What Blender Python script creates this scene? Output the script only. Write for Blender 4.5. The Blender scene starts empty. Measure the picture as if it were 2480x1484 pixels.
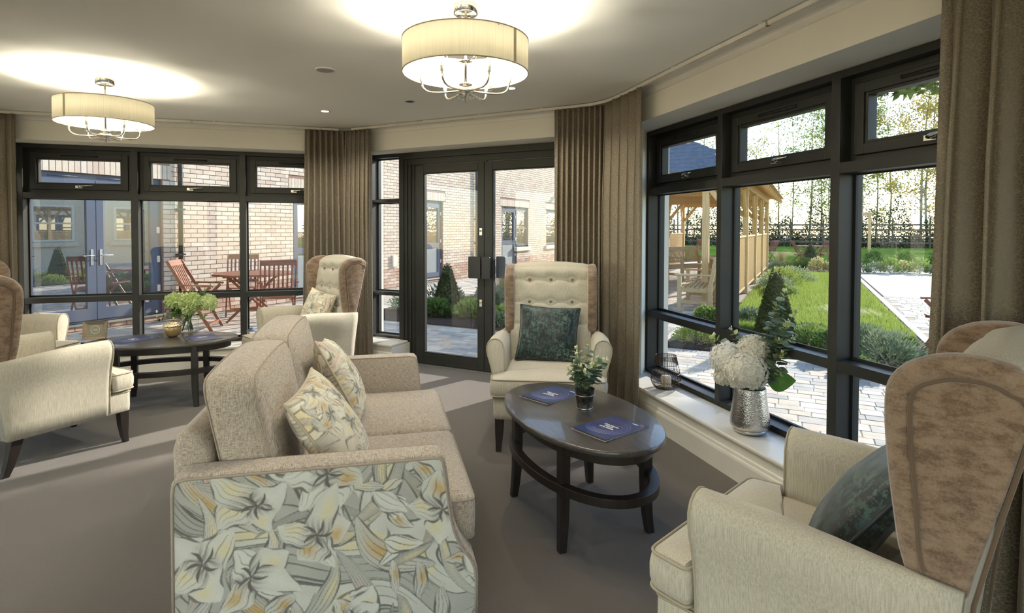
import bpy, bmesh, math, random
import numpy as np
from mathutils import Vector, Matrix
sin, cos, pi, rad = math.sin, math.cos, math.pi, math.radians
R = random.Random(7)
NR = np.random.RandomState(5)
SC = bpy.context.scene
COL = SC.collection

# ------------------------------------------------------------------ camera, sky, sun, exposure
cam_d = bpy.data.cameras.new('camera')
cam = bpy.data.objects.new('camera', cam_d)
COL.objects.link(cam)
cam_d.sensor_width = 36.0
cam_d.lens = 1386.92 * 36.0 / 2480.0
cam_d.shift_y = -(742.0 - 588.14) / 2480.0
cam_d.clip_start = 0.05
cam_d.clip_end = 400
cam.matrix_world = (Matrix.Translation((0, 0, 1.4)) @ Matrix.Rotation(pi / 2 - 0.024372, 4, 'X') @ Matrix.Rotation(0.002036, 4, 'Z'))
SC.camera = cam

SUN_AZ, SUN_EL = rad(45), rad(21.5)
world = bpy.data.worlds.new('sky')
SC.world = world
world.use_nodes = True
wn = world.node_tree.nodes
sky = wn.new('ShaderNodeTexSky')
sky.sky_type = 'NISHITA'
sky.sun_disc = False
sky.sun_elevation = SUN_EL
sky.sun_rotation = SUN_AZ
sky.air_density = 1.0
sky.dust_density = 0.1
sky.ozone_density = 1.0
wn['Background'].inputs['Strength'].default_value = 0.32
world.node_tree.links.new(sky.outputs[0], wn['Background'].inputs['Color'])

sun_d = bpy.data.lights.new('sun', 'SUN')
sun_d.energy = 5.0
sun_d.color = (1.0, 0.94, 0.84)
sun_d.angle = rad(1.0)
sun = bpy.data.objects.new('sun', sun_d)
COL.objects.link(sun)
sd = Vector((sin(SUN_AZ) * cos(SUN_EL), cos(SUN_AZ) * cos(SUN_EL), sin(SUN_EL)))
sun.rotation_euler = sd.to_track_quat('Z', 'Y').to_euler()
sun.location = sd * 60

SC.view_settings.view_transform = 'Standard'
SC.view_settings.look = 'None'
SC.view_settings.gamma = 1.0
SC.view_settings.exposure = 0.75
SC.view_settings.use_curve_mapping = False
SC.cycles.max_bounces = 7
SC.cycles.diffuse_bounces = 4
SC.cycles.glossy_bounces = 4
SC.cycles.transmission_bounces = 6
SC.cycles.transparent_max_bounces = 16
SC.cycles.sample_clamp_indirect = 4.0
SC.cycles.caustics_reflective = False
SC.cycles.caustics_refractive = False

# ------------------------------------------------------------------ helpers
def link(o, parent=None):
    COL.objects.link(o)
    if parent is not None:
        o.parent = parent
    return o

def tag(o, label=None, cat=None, group=None, kind=None):
    if label: o['label'] = label
    if cat: o['category'] = cat
    if group: o['group'] = group
    if kind: o['kind'] = kind
    return o

def empty(name, loc=(0, 0, 0), rz=0.0, parent=None, rot=None):
    o = bpy.data.objects.new(name, None)
    o.empty_display_size = 0.1
    link(o, parent)
    o.location = loc
    o.rotation_euler = rot if rot else (0, 0, rz)
    return o

def thing(name, label, cat, loc=(0, 0, 0), rz=0.0, group=None, rot=None):
    return tag(empty(name, loc, rz, rot=rot), label, cat, group)

class MB:
    """collects shapes and links them as ONE mesh object"""
    def __init__(s):
        s.v = []; s.f = []; s.smooth = []
    def add(s, vs, fs, sm=False, M=None):
        b = len(s.v)
        if M is not None:
            vs = [tuple(M @ Vector(p)) for p in vs]
        s.v.extend([tuple(p) for p in vs])
        s.f.extend([tuple(i + b for i in f) for f in fs])
        s.smooth.extend([sm] * len(fs))
        return s
    def box(s, x0, x1, y0, y1, z0, z1, M=None):
        vs = [(x0, y0, z0), (x1, y0, z0), (x1, y1, z0), (x0, y1, z0), (x0, y0, z1), (x1, y0, z1), (x1, y1, z1), (x0, y1, z1)]
        return s.add(vs, [(0, 3, 2, 1), (4, 5, 6, 7), (0, 1, 5, 4), (1, 2, 6, 5), (2, 3, 7, 6), (3, 0, 4, 7)], False, M)
    def bar(s, a, b, w, h=None, up=(0, 0, 1)):
        """rectangular bar from a to b: w across, h along up"""
        h = w if h is None else h
        a = Vector(a); b = Vector(b); d = (b - a).normalized(); up = Vector(up)
        if abs(d.dot(up)) > 0.99: up = Vector((0, 1, 0))
        x = d.cross(up).normalized(); y = x.cross(d).normalized()
        vs = [p + x * (i * w / 2) + y * (j * h / 2) for p in (a, b) for i, j in ((-1, -1), (1, -1), (1, 1), (-1, 1))]
        return s.add(vs, [(0, 1, 2, 3), (7, 6, 5, 4), (0, 4, 5, 1), (1, 5, 6, 2), (2, 6, 7, 3), (3, 7, 4, 0)])
    def tube(s, pts, r, n=8, closed=False, cap=True, sm=True):
        pts = [Vector(p) for p in pts]
        m = len(pts)
        rs = r if isinstance(r, (list, tuple)) else [r] * m
        prev = None; rings = []
        for i, p in enumerate(pts):
            if closed: t = pts[(i + 1) % m] - pts[i - 1]
            else: t = pts[min(i + 1, m - 1)] - pts[max(i - 1, 0)]
            if t.length < 1e-9: t = Vector((0, 0, 1))
            t.normalize()
            if prev is None:
                up = Vector((0, 0, 1)) if abs(t.z) < 0.9 else Vector((1, 0, 0))
                nx = t.cross(up).normalized()
            else:
                nx = prev - t * prev.dot(t)
                if nx.length < 1e-6: nx = t.orthogonal()
                nx.normalize()
            prev = nx; ny = t.cross(nx)
            rings.append([p + (nx * cos(2 * pi * k / n) + ny * sin(2 * pi * k / n)) * rs[i] for k in range(n)])
        vs = [q for rg in rings for q in rg]; fs = []
        for i in range(m if closed else m - 1):
            j = (i + 1) % m
            for k in range(n):
                k2 = (k + 1) % n
                fs.append((i * n + k, i * n + k2, j * n + k2, j * n + k))
        if cap and not closed:
            fs.append(tuple(reversed(range(n)))); fs.append(tuple(range((m - 1) * n, m * n)))
        return s.add(vs, fs, sm)
    def lathe(s, prof, n=32, c=(0, 0, 0), sm=True, sx=1.0, sy=1.0, rfun=None):
        """prof: (r, z) pairs"""
        vs = []; fs = []
        for r, z in prof:
            for k in range(n):
                a = 2 * pi * k / n
                rr = max(r, 1e-5) * (rfun(a, z) if rfun else 1)
                vs.append((c[0] + rr * cos(a) * sx, c[1] + rr * sin(a) * sy, c[2] + z))
        for i in range(len(prof) - 1):
            for k in range(n):
                k2 = (k + 1) % n
                fs.append((i * n + k, i * n + k2, (i + 1) * n + k2, (i + 1) * n + k))
        return s.add(vs, fs, sm)
    def prism(s, poly, z0, z1, M=None, sm=False):
        n = len(poly)
        vs = [(x, y, z0) for x, y in poly] + [(x, y, z1) for x, y in poly]
        fs = [tuple(reversed(range(n))), tuple(range(n, 2 * n))] + [(i, (i + 1) % n, n + (i + 1) % n, n + i) for i in range(n)]
        return s.add(vs, fs, sm, M)
    def slab(s, poly, levels, M=None, sm=True, deep=.022):
        """outline lofted through (z, inset) levels, closed at both ends"""
        n = len(poly); vs = []; fs = []
        for z, ins in levels:
            for x, y in inset(poly, ins, deep): vs.append((x, y, z))
        for i in range(len(levels) - 1):
            for k in range(n):
                k2 = (k + 1) % n
                fs.append((i * n + k, i * n + k2, (i + 1) * n + k2, (i + 1) * n + k))
        for idx, rev in ((0, True), (len(levels) - 1, False)):
            x = sum(vs[idx * n + k][0] for k in range(n)) / n; y = sum(vs[idx * n + k][1] for k in range(n)) / n
            ci = len(vs); vs.append((x, y, levels[idx][0]))
            for k in range(n):
                a, b = idx * n + k, idx * n + (k + 1) % n
                fs.append((b, a, ci) if rev else (a, b, ci))
        return s.add(vs, fs, sm, M)
    def mesh(s, name, mat=None):
        me = bpy.data.meshes.new(name)
        me.from_pydata(s.v, [], s.f)
        me.polygons.foreach_set('use_smooth', s.smooth)
        if mat: me.materials.append(mat)
        me.update()
        return me
    def build(s, name, mat, parent=None, bevel=0, seg=2, sub=0, label=None, kind=None, angle=True):
        o = bpy.data.objects.new(name, s.mesh(name, mat))
        link(o, parent)
        if bevel:
            b = o.modifiers.new('bevel', 'BEVEL'); b.width = bevel; b.segments = seg; b.limit_method = 'ANGLE'; b.angle_limit = rad(35)
            for p in o.data.polygons: p.use_smooth = True
            w = o.modifiers.new('wn', 'WEIGHTED_NORMAL'); w.keep_sharp = True
        if sub:
            b = o.modifiers.new('sub', 'SUBSURF'); b.levels = sub; b.render_levels = sub
        if label: o['label'] = label
        if kind: o['kind'] = kind
        return o

def inset(poly, d, deep=.022):
    if abs(d) < 1e-9: return list(poly)
    if d > deep:   # deep insets shrink towards the middle instead
        q = inset(poly, deep, deep); k = len(q); cx = sum(p[0] for p in q) / k; cy = sum(p[1] for p in q) / k
        md = sum(math.hypot(p[0] - cx, p[1] - cy) for p in q) / k; f = max(.05, 1 - (d - deep) / md)
        return [(cx + (p[0] - cx) * f, cy + (p[1] - cy) * f) for p in q]
    n = len(poly)
    A = sum(poly[i][0] * poly[(i + 1) % n][1] - poly[(i + 1) % n][0] * poly[i][1] for i in range(n))
    sg = 1 if A > 0 else -1
    out = []
    for i in range(n):
        p0, p1, p2 = Vector(poly[i - 1]), Vector(poly[i]), Vector(poly[(i + 1) % n])
        a = (p1 - p0); b = (p2 - p1)
        if a.length < 1e-9: a = b
        if b.length < 1e-9: b = a
        a = a.normalized(); b = b.normalized()
        na = Vector((-a.y, a.x)) * sg; nb = Vector((-b.y, b.x)) * sg
        m = (na + nb)
        if m.length < 1e-6: m = na
        m.normalize()
        k = 1 / max(0.45, m.dot(na))
        q = p1 + m * d * k
        out.append((q.x, q.y))
    return out

def rounded(poly, r, seg=4):
    """round the corners of a polygon"""
    n = len(poly); out = []
    rr = r if isinstance(r, (list, tuple)) else [r] * n
    for i in range(n):
        p0, p1, p2 = Vector(poly[i - 1]), Vector(poly[i]), Vector(poly[(i + 1) % n])
        k = min(rr[i], (p1 - p0).length * 0.49, (p2 - p1).length * 0.49)
        if k < 1e-5: out.append((p1.x, p1.y)); continue
        a = p1 + (p0 - p1).normalized() * k; b = p1 + (p2 - p1).normalized() * k
        for j in range(seg + 1):
            t = j / seg
            q = a * (1 - t) ** 2 + p1 * 2 * t * (1 - t) + b * t * t
            out.append((q.x, q.y))
    return out

def resample(poly, step):
    out = []; n = len(poly)
    for i in range(n):
        a, b = Vector(poly[i]), Vector(poly[(i + 1) % n])
        k = max(1, int((b - a).length / step))
        for j in range(k): q = a.lerp(b, j / k); out.append(tuple(q))
    return out

def smoothline(pts, n=8):
    """Catmull-Rom through points"""
    P = [Vector(p) for p in pts]; out = []
    for i in range(len(P) - 1):
        p0 = P[max(i - 1, 0)]; p1 = P[i]; p2 = P[i + 1]; p3 = P[min(i + 2, len(P) - 1)]
        for j in range(n):
            t = j / n
            out.append(0.5 * ((2 * p1) + (p2 - p0) * t + (2 * p0 - 5 * p1 + 4 * p2 - p3) * t * t + (3 * p1 - p0 - 3 * p2 + p3) * t ** 3))
    out.append(P[-1])
    return out

def copy_tree(o, parent=None):
    c = o.copy(); COL.objects.link(c); c.parent = parent
    for ch in o.children: copy_tree(ch, c)
    return c

# ------------------------------------------------------------------ materials
def mat(name, col=(.5, .5, .5), rough=.6, metal=0.0, spec=.5, sheen=0.0, coat=0.0):
    m = bpy.data.materials.new(name); m.use_nodes = True
    b = m.node_tree.nodes['Principled BSDF']
    b.inputs['Base Color'].default_value = (*col, 1)
    b.inputs['Roughness'].default_value = rough
    b.inputs['Metallic'].default_value = metal
    b.inputs['Specular IOR Level'].default_value = spec
    b.inputs['Sheen Weight'].default_value = sheen
    b.inputs['Coat Weight'].default_value = coat
    return m
def srgb(*c):
    return tuple((x / 255 / 12.92) if x / 255 <= .04045 else ((x / 255 + .055) / 1.055) ** 2.4 for x in c)
def NT(m): return m.node_tree.nodes, m.node_tree.links, m.node_tree.nodes['Principled BSDF']
def coord(m, scale=(1, 1, 1), kind='Object', rot=(0, 0, 0)):
    N, L, B = NT(m)
    tc = N.new('ShaderNodeTexCoord'); mp = N.new('ShaderNodeMapping')
    mp.inputs['Scale'].default_value = scale; mp.inputs['Rotation'].default_value = rot
    L.new(tc.outputs[kind], mp.inputs[0])
    return mp.outputs[0]
def noise(m, vec, scale, detail=3, rough=.5):
    N, L, B = NT(m)
    n = N.new('ShaderNodeTexNoise'); n.inputs['Scale'].default_value = scale; n.inputs['Detail'].default_value = detail; n.inputs['Roughness'].default_value = rough
    if vec is not None: L.new(vec, n.inputs['Vector'])
    return n.outputs['Fac']
def ramp(m, fac, stops, interp='LINEAR'):
    N, L, B = NT(m)
    r = N.new('ShaderNodeValToRGB'); r.color_ramp.interpolation = interp
    while len(r.color_ramp.elements) < len(stops): r.color_ramp.elements.new(0.5)
    for e, (p, c) in zip(r.color_ramp.elements, stops):
        e.position = p; e.color = (*c, 1) if len(c) == 3 else c
    L.new(fac, r.inputs[0])
    return r.outputs[0]
def mixc(m, fac, a, b, mode='MIX'):
    N, L, B = NT(m)
    x = N.new('ShaderNodeMix'); x.data_type = 'RGBA'; x.blend_type = mode
    if isinstance(fac, float): x.inputs[0].default_value = fac
    else: L.new(fac, x.inputs[0])
    for s, v in ((6, a), (7, b)):
        if isinstance(v, tuple): x.inputs[s].default_value = (*v, 1)
        else: L.new(v, x.inputs[s])
    return x.outputs[2]
def mathn(m, op, a, b=0.0):
    N, L, B = NT(m)
    x = N.new('ShaderNodeMath'); x.operation = op
    for i, v in ((0, a), (1, b)):
        if isinstance(v, (int, float)): x.inputs[i].default_value = v
        else: L.new(v, x.inputs[i])
    return x.outputs[0]
def setcol(m, c):
    N, L, B = NT(m); L.new(c, B.inputs['Base Color'])
def bump(m, h, strength=.3, dist=.002):
    N, L, B = NT(m)
    b = N.new('ShaderNodeBump'); b.inputs['Strength'].default_value = strength; b.inputs['Distance'].default_value = dist
    L.new(h, b.inputs['Height']); L.new(b.outputs[0], B.inputs['Normal'])
def varied(name, base, var=.12, scale=6, rough=.7, **k):
    m = mat(name, base, rough, **k)
    v = coord(m)
    n = noise(m, v, scale, 4)
    setcol(m, ramp(m, n, [(.3, tuple(c * (1 - var) for c in base)), (.7, tuple(min(1, c * (1 + var)) for c in base))]))
    return m

def weave(name, c1, c2, su=260, sv=40, rough=.9, axis='Z', sheen=.2, b=.35, fine=500):
    """fabric with streaks along one axis"""
    m = mat(name, c1, rough, sheen=sheen, spec=.2)
    a = (su, su, sv) if axis == 'Z' else ((sv, su, su) if axis == 'X' else (su, sv, su))
    n1 = noise(m, coord(m, a), 1.0, 2)
    n2 = noise(m, coord(m, (1, 1, 1)), fine, 1)
    c = ramp(m, n1, [(.3, c1), (.7, c2)])
    c = mixc(m, .35, c, ramp(m, n2, [(.3, c1), (.7, c2)]))
    setcol(m, c)
    bump(m, mathn(m, 'ADD', n1, n2), b, .001)
    return m
M = {}
M['linen'] = weave('linen', srgb(164, 157, 139), srgb(204, 197, 180), 300, 20)
M['linen_pipe'] = mat('linen_pipe', srgb(166, 155, 134), .85)
M['velvet'] = mat('velvet', srgb(130, 102, 76), .85, sheen=.6, spec=.2)
_v = coord(M['velvet'])
_n = noise(M['velvet'], coord(M['velvet'], (1, 1, 2.2)), 15, 6, .75)
_n2 = noise(M['velvet'], _v, 220, 1)
setcol(M['velvet'], mixc(M['velvet'], .2, ramp(M['velvet'], _n, [(.40, srgb(98, 78, 60)), (.54, srgb(136, 114, 94)), (.7, srgb(150, 129, 110))]), ramp(M['velvet'], _n2, [(.3, srgb(86, 68, 52)), (.7, srgb(156, 134, 114))])))
bump(M['velvet'], _n2, .25, .001)
M['velvet_pipe'] = mat('velvet_pipe', srgb(96, 76, 56), .8, sheen=.4)
# sofa chenille: crossed dashes
m = M['chenille'] = mat('chenille', srgb(170, 152, 132), .92, sheen=.25, spec=.2)
n1 = noise(m, coord(m, (520, 60, 520)), 1, 2); n2 = noise(m, coord(m, (60, 520, 60)), 1, 2); n3 = noise(m, coord(m), 14, 3)
c1 = ramp(m, n1, [(.36, srgb(128, 113, 99)), (.62, srgb(200, 189, 173))]); c2 = ramp(m, n2, [(.36, srgb(134, 119, 105)), (.62, srgb(204, 193, 177))])
setcol(m, mixc(m, mathn(m, 'MULTIPLY', n3, 1.0), c1, c2)); bump(m, mathn(m, 'ADD', n1, n2), .35, .0012)
M['sofa_pipe'] = mat('sofa_pipe', srgb(160, 147, 132), .85)
# curtain: pale crackle lines on taupe satin
def curtain_mat(name, base, line, sc):
    m = mat(name, base, .42, sheen=.2, spec=.5)
    N, L, B = NT(m)
    v = N.new('ShaderNodeTexVoronoi'); v.feature = 'DISTANCE_TO_EDGE'; v.inputs['Scale'].default_value = sc
    L.new(coord(m, (1, 1, .75), 'UV'), v.inputs['Vector'])
    n = noise(m, coord(m), 300, 1)
    f = ramp(m, v.outputs['Distance'], [(.035, (1, 1, 1)), (.075, (0, 0, 0))])
    setcol(m, mixc(m, f, mixc(m, .3, base, ramp(m, n, [(.3, tuple(c * .7 for c in base)), (.7, tuple(c * 1.3 for c in base))])), line))
    r = N.new('ShaderNodeMix'); r.inputs[2].default_value = .36; r.inputs[3].default_value = .8
    L.new(f, r.inputs[0]); L.new(r.outputs[0], B.inputs['Roughness'])
    bump(m, v.outputs['Distance'], .2, .001)
    return m
M['curtain'] = curtain_mat('curtain', srgb(100, 88, 72), srgb(138, 128, 106), 105)
M['carpet'] = mat('carpet', srgb(120, 106, 92), 1.0, spec=.05, sheen=.35)
m = M['carpet']; n1 = noise(m, coord(m), 420, 2, .7); n2 = noise(m, coord(m), 2.2, 4)
setcol(m, mixc(m, .25, ramp(m, n1, [(.32, srgb(66, 59, 52)), (.68, srgb(120, 110, 99))]), ramp(m, n2, [(.3, srgb(84, 75, 66)), (.7, srgb(104, 95, 85))])))
bump(m, n1, .8, .004)
M['wall'] = mat('wall_paint', srgb(234, 230, 217), .85, spec=.2); bump(M['wall'], noise(M['wall'], coord(M['wall']), 350, 2), .1, .001)
M['ceiling'] = mat('ceiling_paint', srgb(240, 238, 228), .9, spec=.1); bump(M['ceiling'], noise(M['ceiling'], coord(M['ceiling']), 300, 2), .08, .001)
M['white'] = varied('white_gloss', srgb(226, 222, 212), .02, 8, .35)
M['track'] = varied('white_track', srgb(214, 208, 196), .02, 8, .5)
M['frame'] = varied('anthracite_frame', srgb(42, 43, 40), .12, 5, .45, spec=.4)
M['frame_dark'] = varied('black_gasket', srgb(24, 25, 25), .1, 5, .6)
M['chrome'] = mat('polished_nickel', (.78, .74, .66), .12, 1.0)
M['steel'] = mat('brushed_steel', (.7, .7, .68), .3, 1.0)
M['brass'] = varied('pale_brass', srgb(214, 192, 140), .05, 20, .3, metal=1.0)
def wood(name, c1, c2, rough=.4, axis=0, sc=1.0, coat=0.0, b=.15):
    m = mat(name, c1, rough, coat=coat)
    s = [60 * sc, 60 * sc, 60 * sc]; s[axis] = 3 * sc
    n1 = noise(m, coord(m, tuple(s)), 1, 4, .6)
    setcol(m, ramp(m, n1, [(.3, c1), (.7, c2)])); bump(m, n1, b, .001)
    return m
M['wenge'] = wood('dark_oak', srgb(50, 46, 44), srgb(82, 78, 75), .3, 0, 2.2, coat=.3)
M['wenge_leg'] = wood('dark_stained_leg', srgb(26, 21, 19), srgb(44, 36, 32), .38, 2)
M['hardwood'] = wood('red_hardwood', srgb(112, 66, 44), srgb(156, 100, 68), .5, 0, 1.0)
M['teak'] = wood('pale_teak', srgb(176, 148, 104), srgb(218, 192, 146), .7, 0)
M['pine'] = wood('treated_pine', srgb(206, 172, 118), srgb(232, 202, 150), .75, 2)
M['felt'] = varied('felt_shingle', srgb(96, 104, 118), .2, 12, .9)
M['upvc'] = varied('blue_grey_frame', srgb(84, 92, 108), .05, 3, .4)
M['upvc_pale'] = varied('panel_grey', srgb(138, 142, 140), .05, 3, .5)
M['stone'] = varied('cream_stone_sill', srgb(214, 204, 184), .08, 14, .8)
M['mortar'] = varied('mortar', srgb(148, 116, 98), .12, 30, .95)
M['black'] = varied('black_plastic', srgb(30, 31, 32), .1, 9, .4)
M['soil'] = mat('soil', srgb(66, 52, 44), 1.0); m = M['soil']; n1 = noise(m, coord(m), 45, 6, .8)
setcol(m, ramp(m, n1, [(.3, srgb(36, 28, 24)), (.6, srgb(88, 70, 58)), (.8, srgb(130, 108, 90))])); bump(m, n1, 1, .03)
M['turf'] = mat('turf', srgb(112, 140, 58), 1.0); m = M['turf']; NT(m)[2].inputs['Specular IOR Level'].default_value = 0; n1 = noise(m, coord(m), 60, 5, .8)
setcol(m, ramp(m, n1, [(.3, srgb(78, 106, 34)), (.7, srgb(140, 168, 72))])); bump(m, n1, 1, .03)
M['concrete'] = varied('pale_concrete', srgb(196, 188, 176), .06, 3, .9)
M['gravel'] = varied('gravel', srgb(150, 138, 120), .15, 90, .9)

def glass_mat(name, base, edge, tint=(1, 1, 1)):
    m = bpy.data.materials.new(name); m.use_nodes = True
    N, L = m.node_tree.nodes, m.node_tree.links
    for n in list(N): N.remove(n)
    o = N.new('ShaderNodeOutputMaterial'); mx = N.new('ShaderNodeMixShader'); t = N.new('ShaderNodeBsdfTransparent'); g = N.new('ShaderNodeBsdfGlossy'); f = N.new('ShaderNodeLayerWeight')
    g.inputs['Roughness'].default_value = 0.0; t.inputs[0].default_value = (*tint, 1)
    p = N.new('ShaderNodeMath'); p.operation = 'POWER'; p.inputs[1].default_value = 4.0; L.new(f.outputs['Facing'], p.inputs[0])
    k = N.new('ShaderNodeMath'); k.operation = 'MULTIPLY_ADD'; k.inputs[1].default_value = edge; k.inputs[2].default_value = base
    L.new(p.outputs[0], k.inputs[0]); L.new(k.outputs[0], mx.inputs[0]); L.new(t.outputs[0], mx.inputs[1]); L.new(g.outputs[0], mx.inputs[2]); L.new(mx.outputs[0], o.inputs[0])
    return m
M['glass'] = glass_mat('window_glass', .055, .8)
M['clear'] = glass_mat('clear_glass', .07, .75, (.96, .98, .97))
m = M['mirror_glass'] = mat('reflecting_glass', (.04, .05, .05), .3)
_g = NT(m)[0].new('ShaderNodeBsdfGlossy'); _g.inputs['Roughness'].default_value = .01; _g.inputs['Color'].default_value = (.95, .97, 1, 1)
_x = NT(m)[0].new('ShaderNodeMixShader'); _x.inputs[0].default_value = .5
NT(m)[1].new(NT(m)[2].outputs[0], _x.inputs[1]); NT(m)[1].new(_g.outputs[0], _x.inputs[2]); NT(m)[1].new(_x.outputs[0], NT(m)[0]['Material Output'].inputs[0])

def emis(name, col, s):
    m = mat(name, col, .5)
    b = NT(m)[2]; b.inputs['Emission Color'].default_value = (*col, 1); b.inputs['Emission Strength'].default_value = s
    return m
M['bulb'] = emis('bulb_glow', (1, .9, .7), 14)
M['led'] = emis('downlight_glow', (1, .93, .8), 25)

# wall frames: local x runs along the wall, local y points outwards, z up; origin on the window plane
def wall_frame(ang, dist):
    c, s_ = cos(ang), sin(ang)
    # local x = (s, -c), that is minus the along coordinate; local y points outwards
    return Matrix(((s_, c, 0, c * dist), (-c, s_, 0, s_ * dist), (0, 0, 1, 0), (0, 0, 0, 1)))
WA = {'R': (0.28195459, 2.35922982), 'L': (1.88566507, 6.47886654), 'C': (1.09589532, 4.80817249)}
WM = {k: wall_frame(*v) for k, v in WA.items()}
def wall_pt(w, s, off, z=0.0):
    return WM[w] @ Vector((-s, off, z))
def wbox(mb, w, s0, s1, o0, o1, z0, z1):
    return mb.box(-max(s0, s1), -min(s0, s1), o0, o1, z0, z1, WM[w])
def corner(a, b, off):
    A, B = WA[a], WA[b]
    m = np.array([[cos(A[0]), sin(A[0])], [cos(B[0]), sin(B[0])]])
    x = np.linalg.solve(m, [A[1] + off, B[1] + off])
    return Vector((x[0], x[1], 0))
def along(w, p):
    a = WA[w][0]; return -sin(a) * p.x + cos(a) * p.y
Z_TOP, Z_TT, Z_TB, Z_MT, Z_MB, Z_FB, Z_CEIL = 2.186, 1.733, 1.680, .742, .690, .235, 2.42
DEP = .266
# outdoor axes: w = across (towards the drive), t = along the care wing
UA = WA['C'][0]
U = Vector((cos(UA), sin(UA), 0)); NW = Vector((sin(UA), -cos(UA), 0))
def wt(w, t, z=0.0): return NW * w + U * t + Vector((0, 0, z))
GZ = -.03
# ------------------------------------------------------------------ the room
def struct(name, mb, m, parent=None, **k):
    o = mb.build(name, m, parent, **k)
    if parent is None: o['kind'] = 'structure'
    return o
cRC, cCL = corner('R', 'C', -DEP), corner('C', 'L', -DEP)
cRCo, cCLo = corner('R', 'C', 0.3), corner('C', 'L', 0.3)
L_END = 3.55
pL = wall_pt('L', L_END, -DEP)
aS = WA['L'][0] + rad(45)
pS = pL + Vector((-sin(aS), cos(aS), 0)) * 4.2
pR = wall_pt('R', -4.6, -DEP)
ring = [pR, cRC, cCL, pL, pS, Vector((pS.x + .4, -4.2, 0)), Vector((pR.x, -4.2, 0))]
ring_xy = [(p.x, p.y) for p in ring]
fl_poly = inset(ring_xy, -0.5)
struct('floor', MB().prism([(x, y) for x, y in fl_poly], -.12, 0), M['carpet'])
struct('ceiling', MB().prism([(x, y) for x, y in fl_poly], Z_CEIL, Z_CEIL + .15), M['ceiling'])

def wall(name, w, s0, s1, openings, zlow):
    """openings: list of (s0, s1, zbottom) with soffit at Z_TOP"""
    mb = MB()
    wbox(mb, w, s0, s1, -DEP, .22, Z_TOP + .004, Z_CEIL)
    cur = s0
    for a, b, zb in sorted(openings):
        if a - cur > .001: wbox(mb, w, cur, a, -DEP, .22, 0, Z_TOP + .004)
        if zb > 0: wbox(mb, w, a, b, -DEP, .22, -.05, zb)
        cur = b
    wbox(mb, w, cur, s1, -DEP, .22, 0, Z_TOP + .004)
    return struct(name, mb, M['wall'])
sRC_R, sRC_C = along('R', cRCo), along('C', cRCo)
sCL_C, sCL_L = along('C', cCLo), along('L', cCLo)
wall('wall_right', 'R', -4.6, sRC_R, [(.38, 4.215, Z_FB - .025), (-3.6, -.3, Z_FB)], .2)
wall('wall_center', 'C', sRC_C, sCL_C, [(1.70, 3.69, 0), (3.69, 4.2, Z_FB - .025)], .2)
wall('wall_left', 'L', sCL_L, L_END + .2, [(-.2, 2.725, Z_FB - .025)], .2)
# unseen sides of the room; openings widened to let in more fill daylight
def seg_wall(name, a, b, openings):
    a = Vector((a[0], a[1], 0)); b = Vector((b[0], b[1], 0)); d = (b - a); L = d.length; d.normalize()
    Mx = Matrix.Translation(a) @ Matrix.Rotation(math.atan2(d.y, d.x), 4, 'Z')
    mb = MB(); cur = -.1
    for o0, o1, z0, z1 in openings:
        mb.box(cur, o0, -.25, 0, 0, Z_CEIL, Mx); mb.box(o0, o1, -.25, 0, 0, z0, Mx); mb.box(o0, o1, -.25, 0, z1, Z_CEIL, Mx); cur = o1
    mb.box(cur, L + .1, -.25, 0, 0, Z_CEIL, Mx)
    struct(name, mb, M['wall'])
    return Mx
rx = ring_xy
seg_wall('wall_side', rx[4], rx[3], [(.3, 3.9, .2, 2.3)])
seg_wall('wall_far', rx[5], rx[4], [(.2, 2.4, .1, 2.33), (2.6, 4.6, .1, 2.33)])
seg_wall('wall_rear', rx[6], rx[5], [(.2, 2.4, .1, 2.33), (2.6, 4.8, .1, 2.33), (5.0, 7.2, .1, 2.33)])

def sill(name, w, s0, s1, end0=False):
    mb = MB()
    wbox(mb, w, s0, s1, -DEP - .022, .0, Z_FB - .024, Z_FB)
    return struct(name, mb, M['white'], bevel=.008, seg=3)
sill('trim_1', 'R', -4.5, along('R', corner('R', 'C', -DEP - .022)))
sill('trim_2', 'C', 3.69, along('C', corner('C', 'L', -DEP - .022)))
sill('trim_3', 'L', along('L', corner('C', 'L', -DEP - .022)), 2.75)
def skirting(name, w, s0, s1):
    prof = [(-DEP - .018, 0), (-DEP - .018, .115), (-DEP - .014, .128), (-DEP - .009, .134), (-DEP - .006, .15), (-DEP, .155), (-DEP, 0)]
    mb = MB(); n = len(prof)
    vs = [tuple(wall_pt(w, s, o, z)) for s in (s0, s1) for o, z in prof]
    mb.add(vs, [tuple(range(n)), tuple(reversed(range(n, 2 * n)))] + [(i, n + i, n + (i + 1) % n, (i + 1) % n) for i in range(n)])
    return struct(name, mb, M['white'])
k = -DEP - .018
skirting('baseboard_right', 'R', -4.5, along('R', corner('R', 'C', k)))
skirting('baseboard_center', 'C', 3.69, along('C', corner('C', 'L', k)))
skirting('baseboard_corner', 'C', along('C', corner('R', 'C', k)), 1.70)
skirting('baseboard_left', 'L', along('L', corner('C', 'L', k)), L_END)
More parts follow.
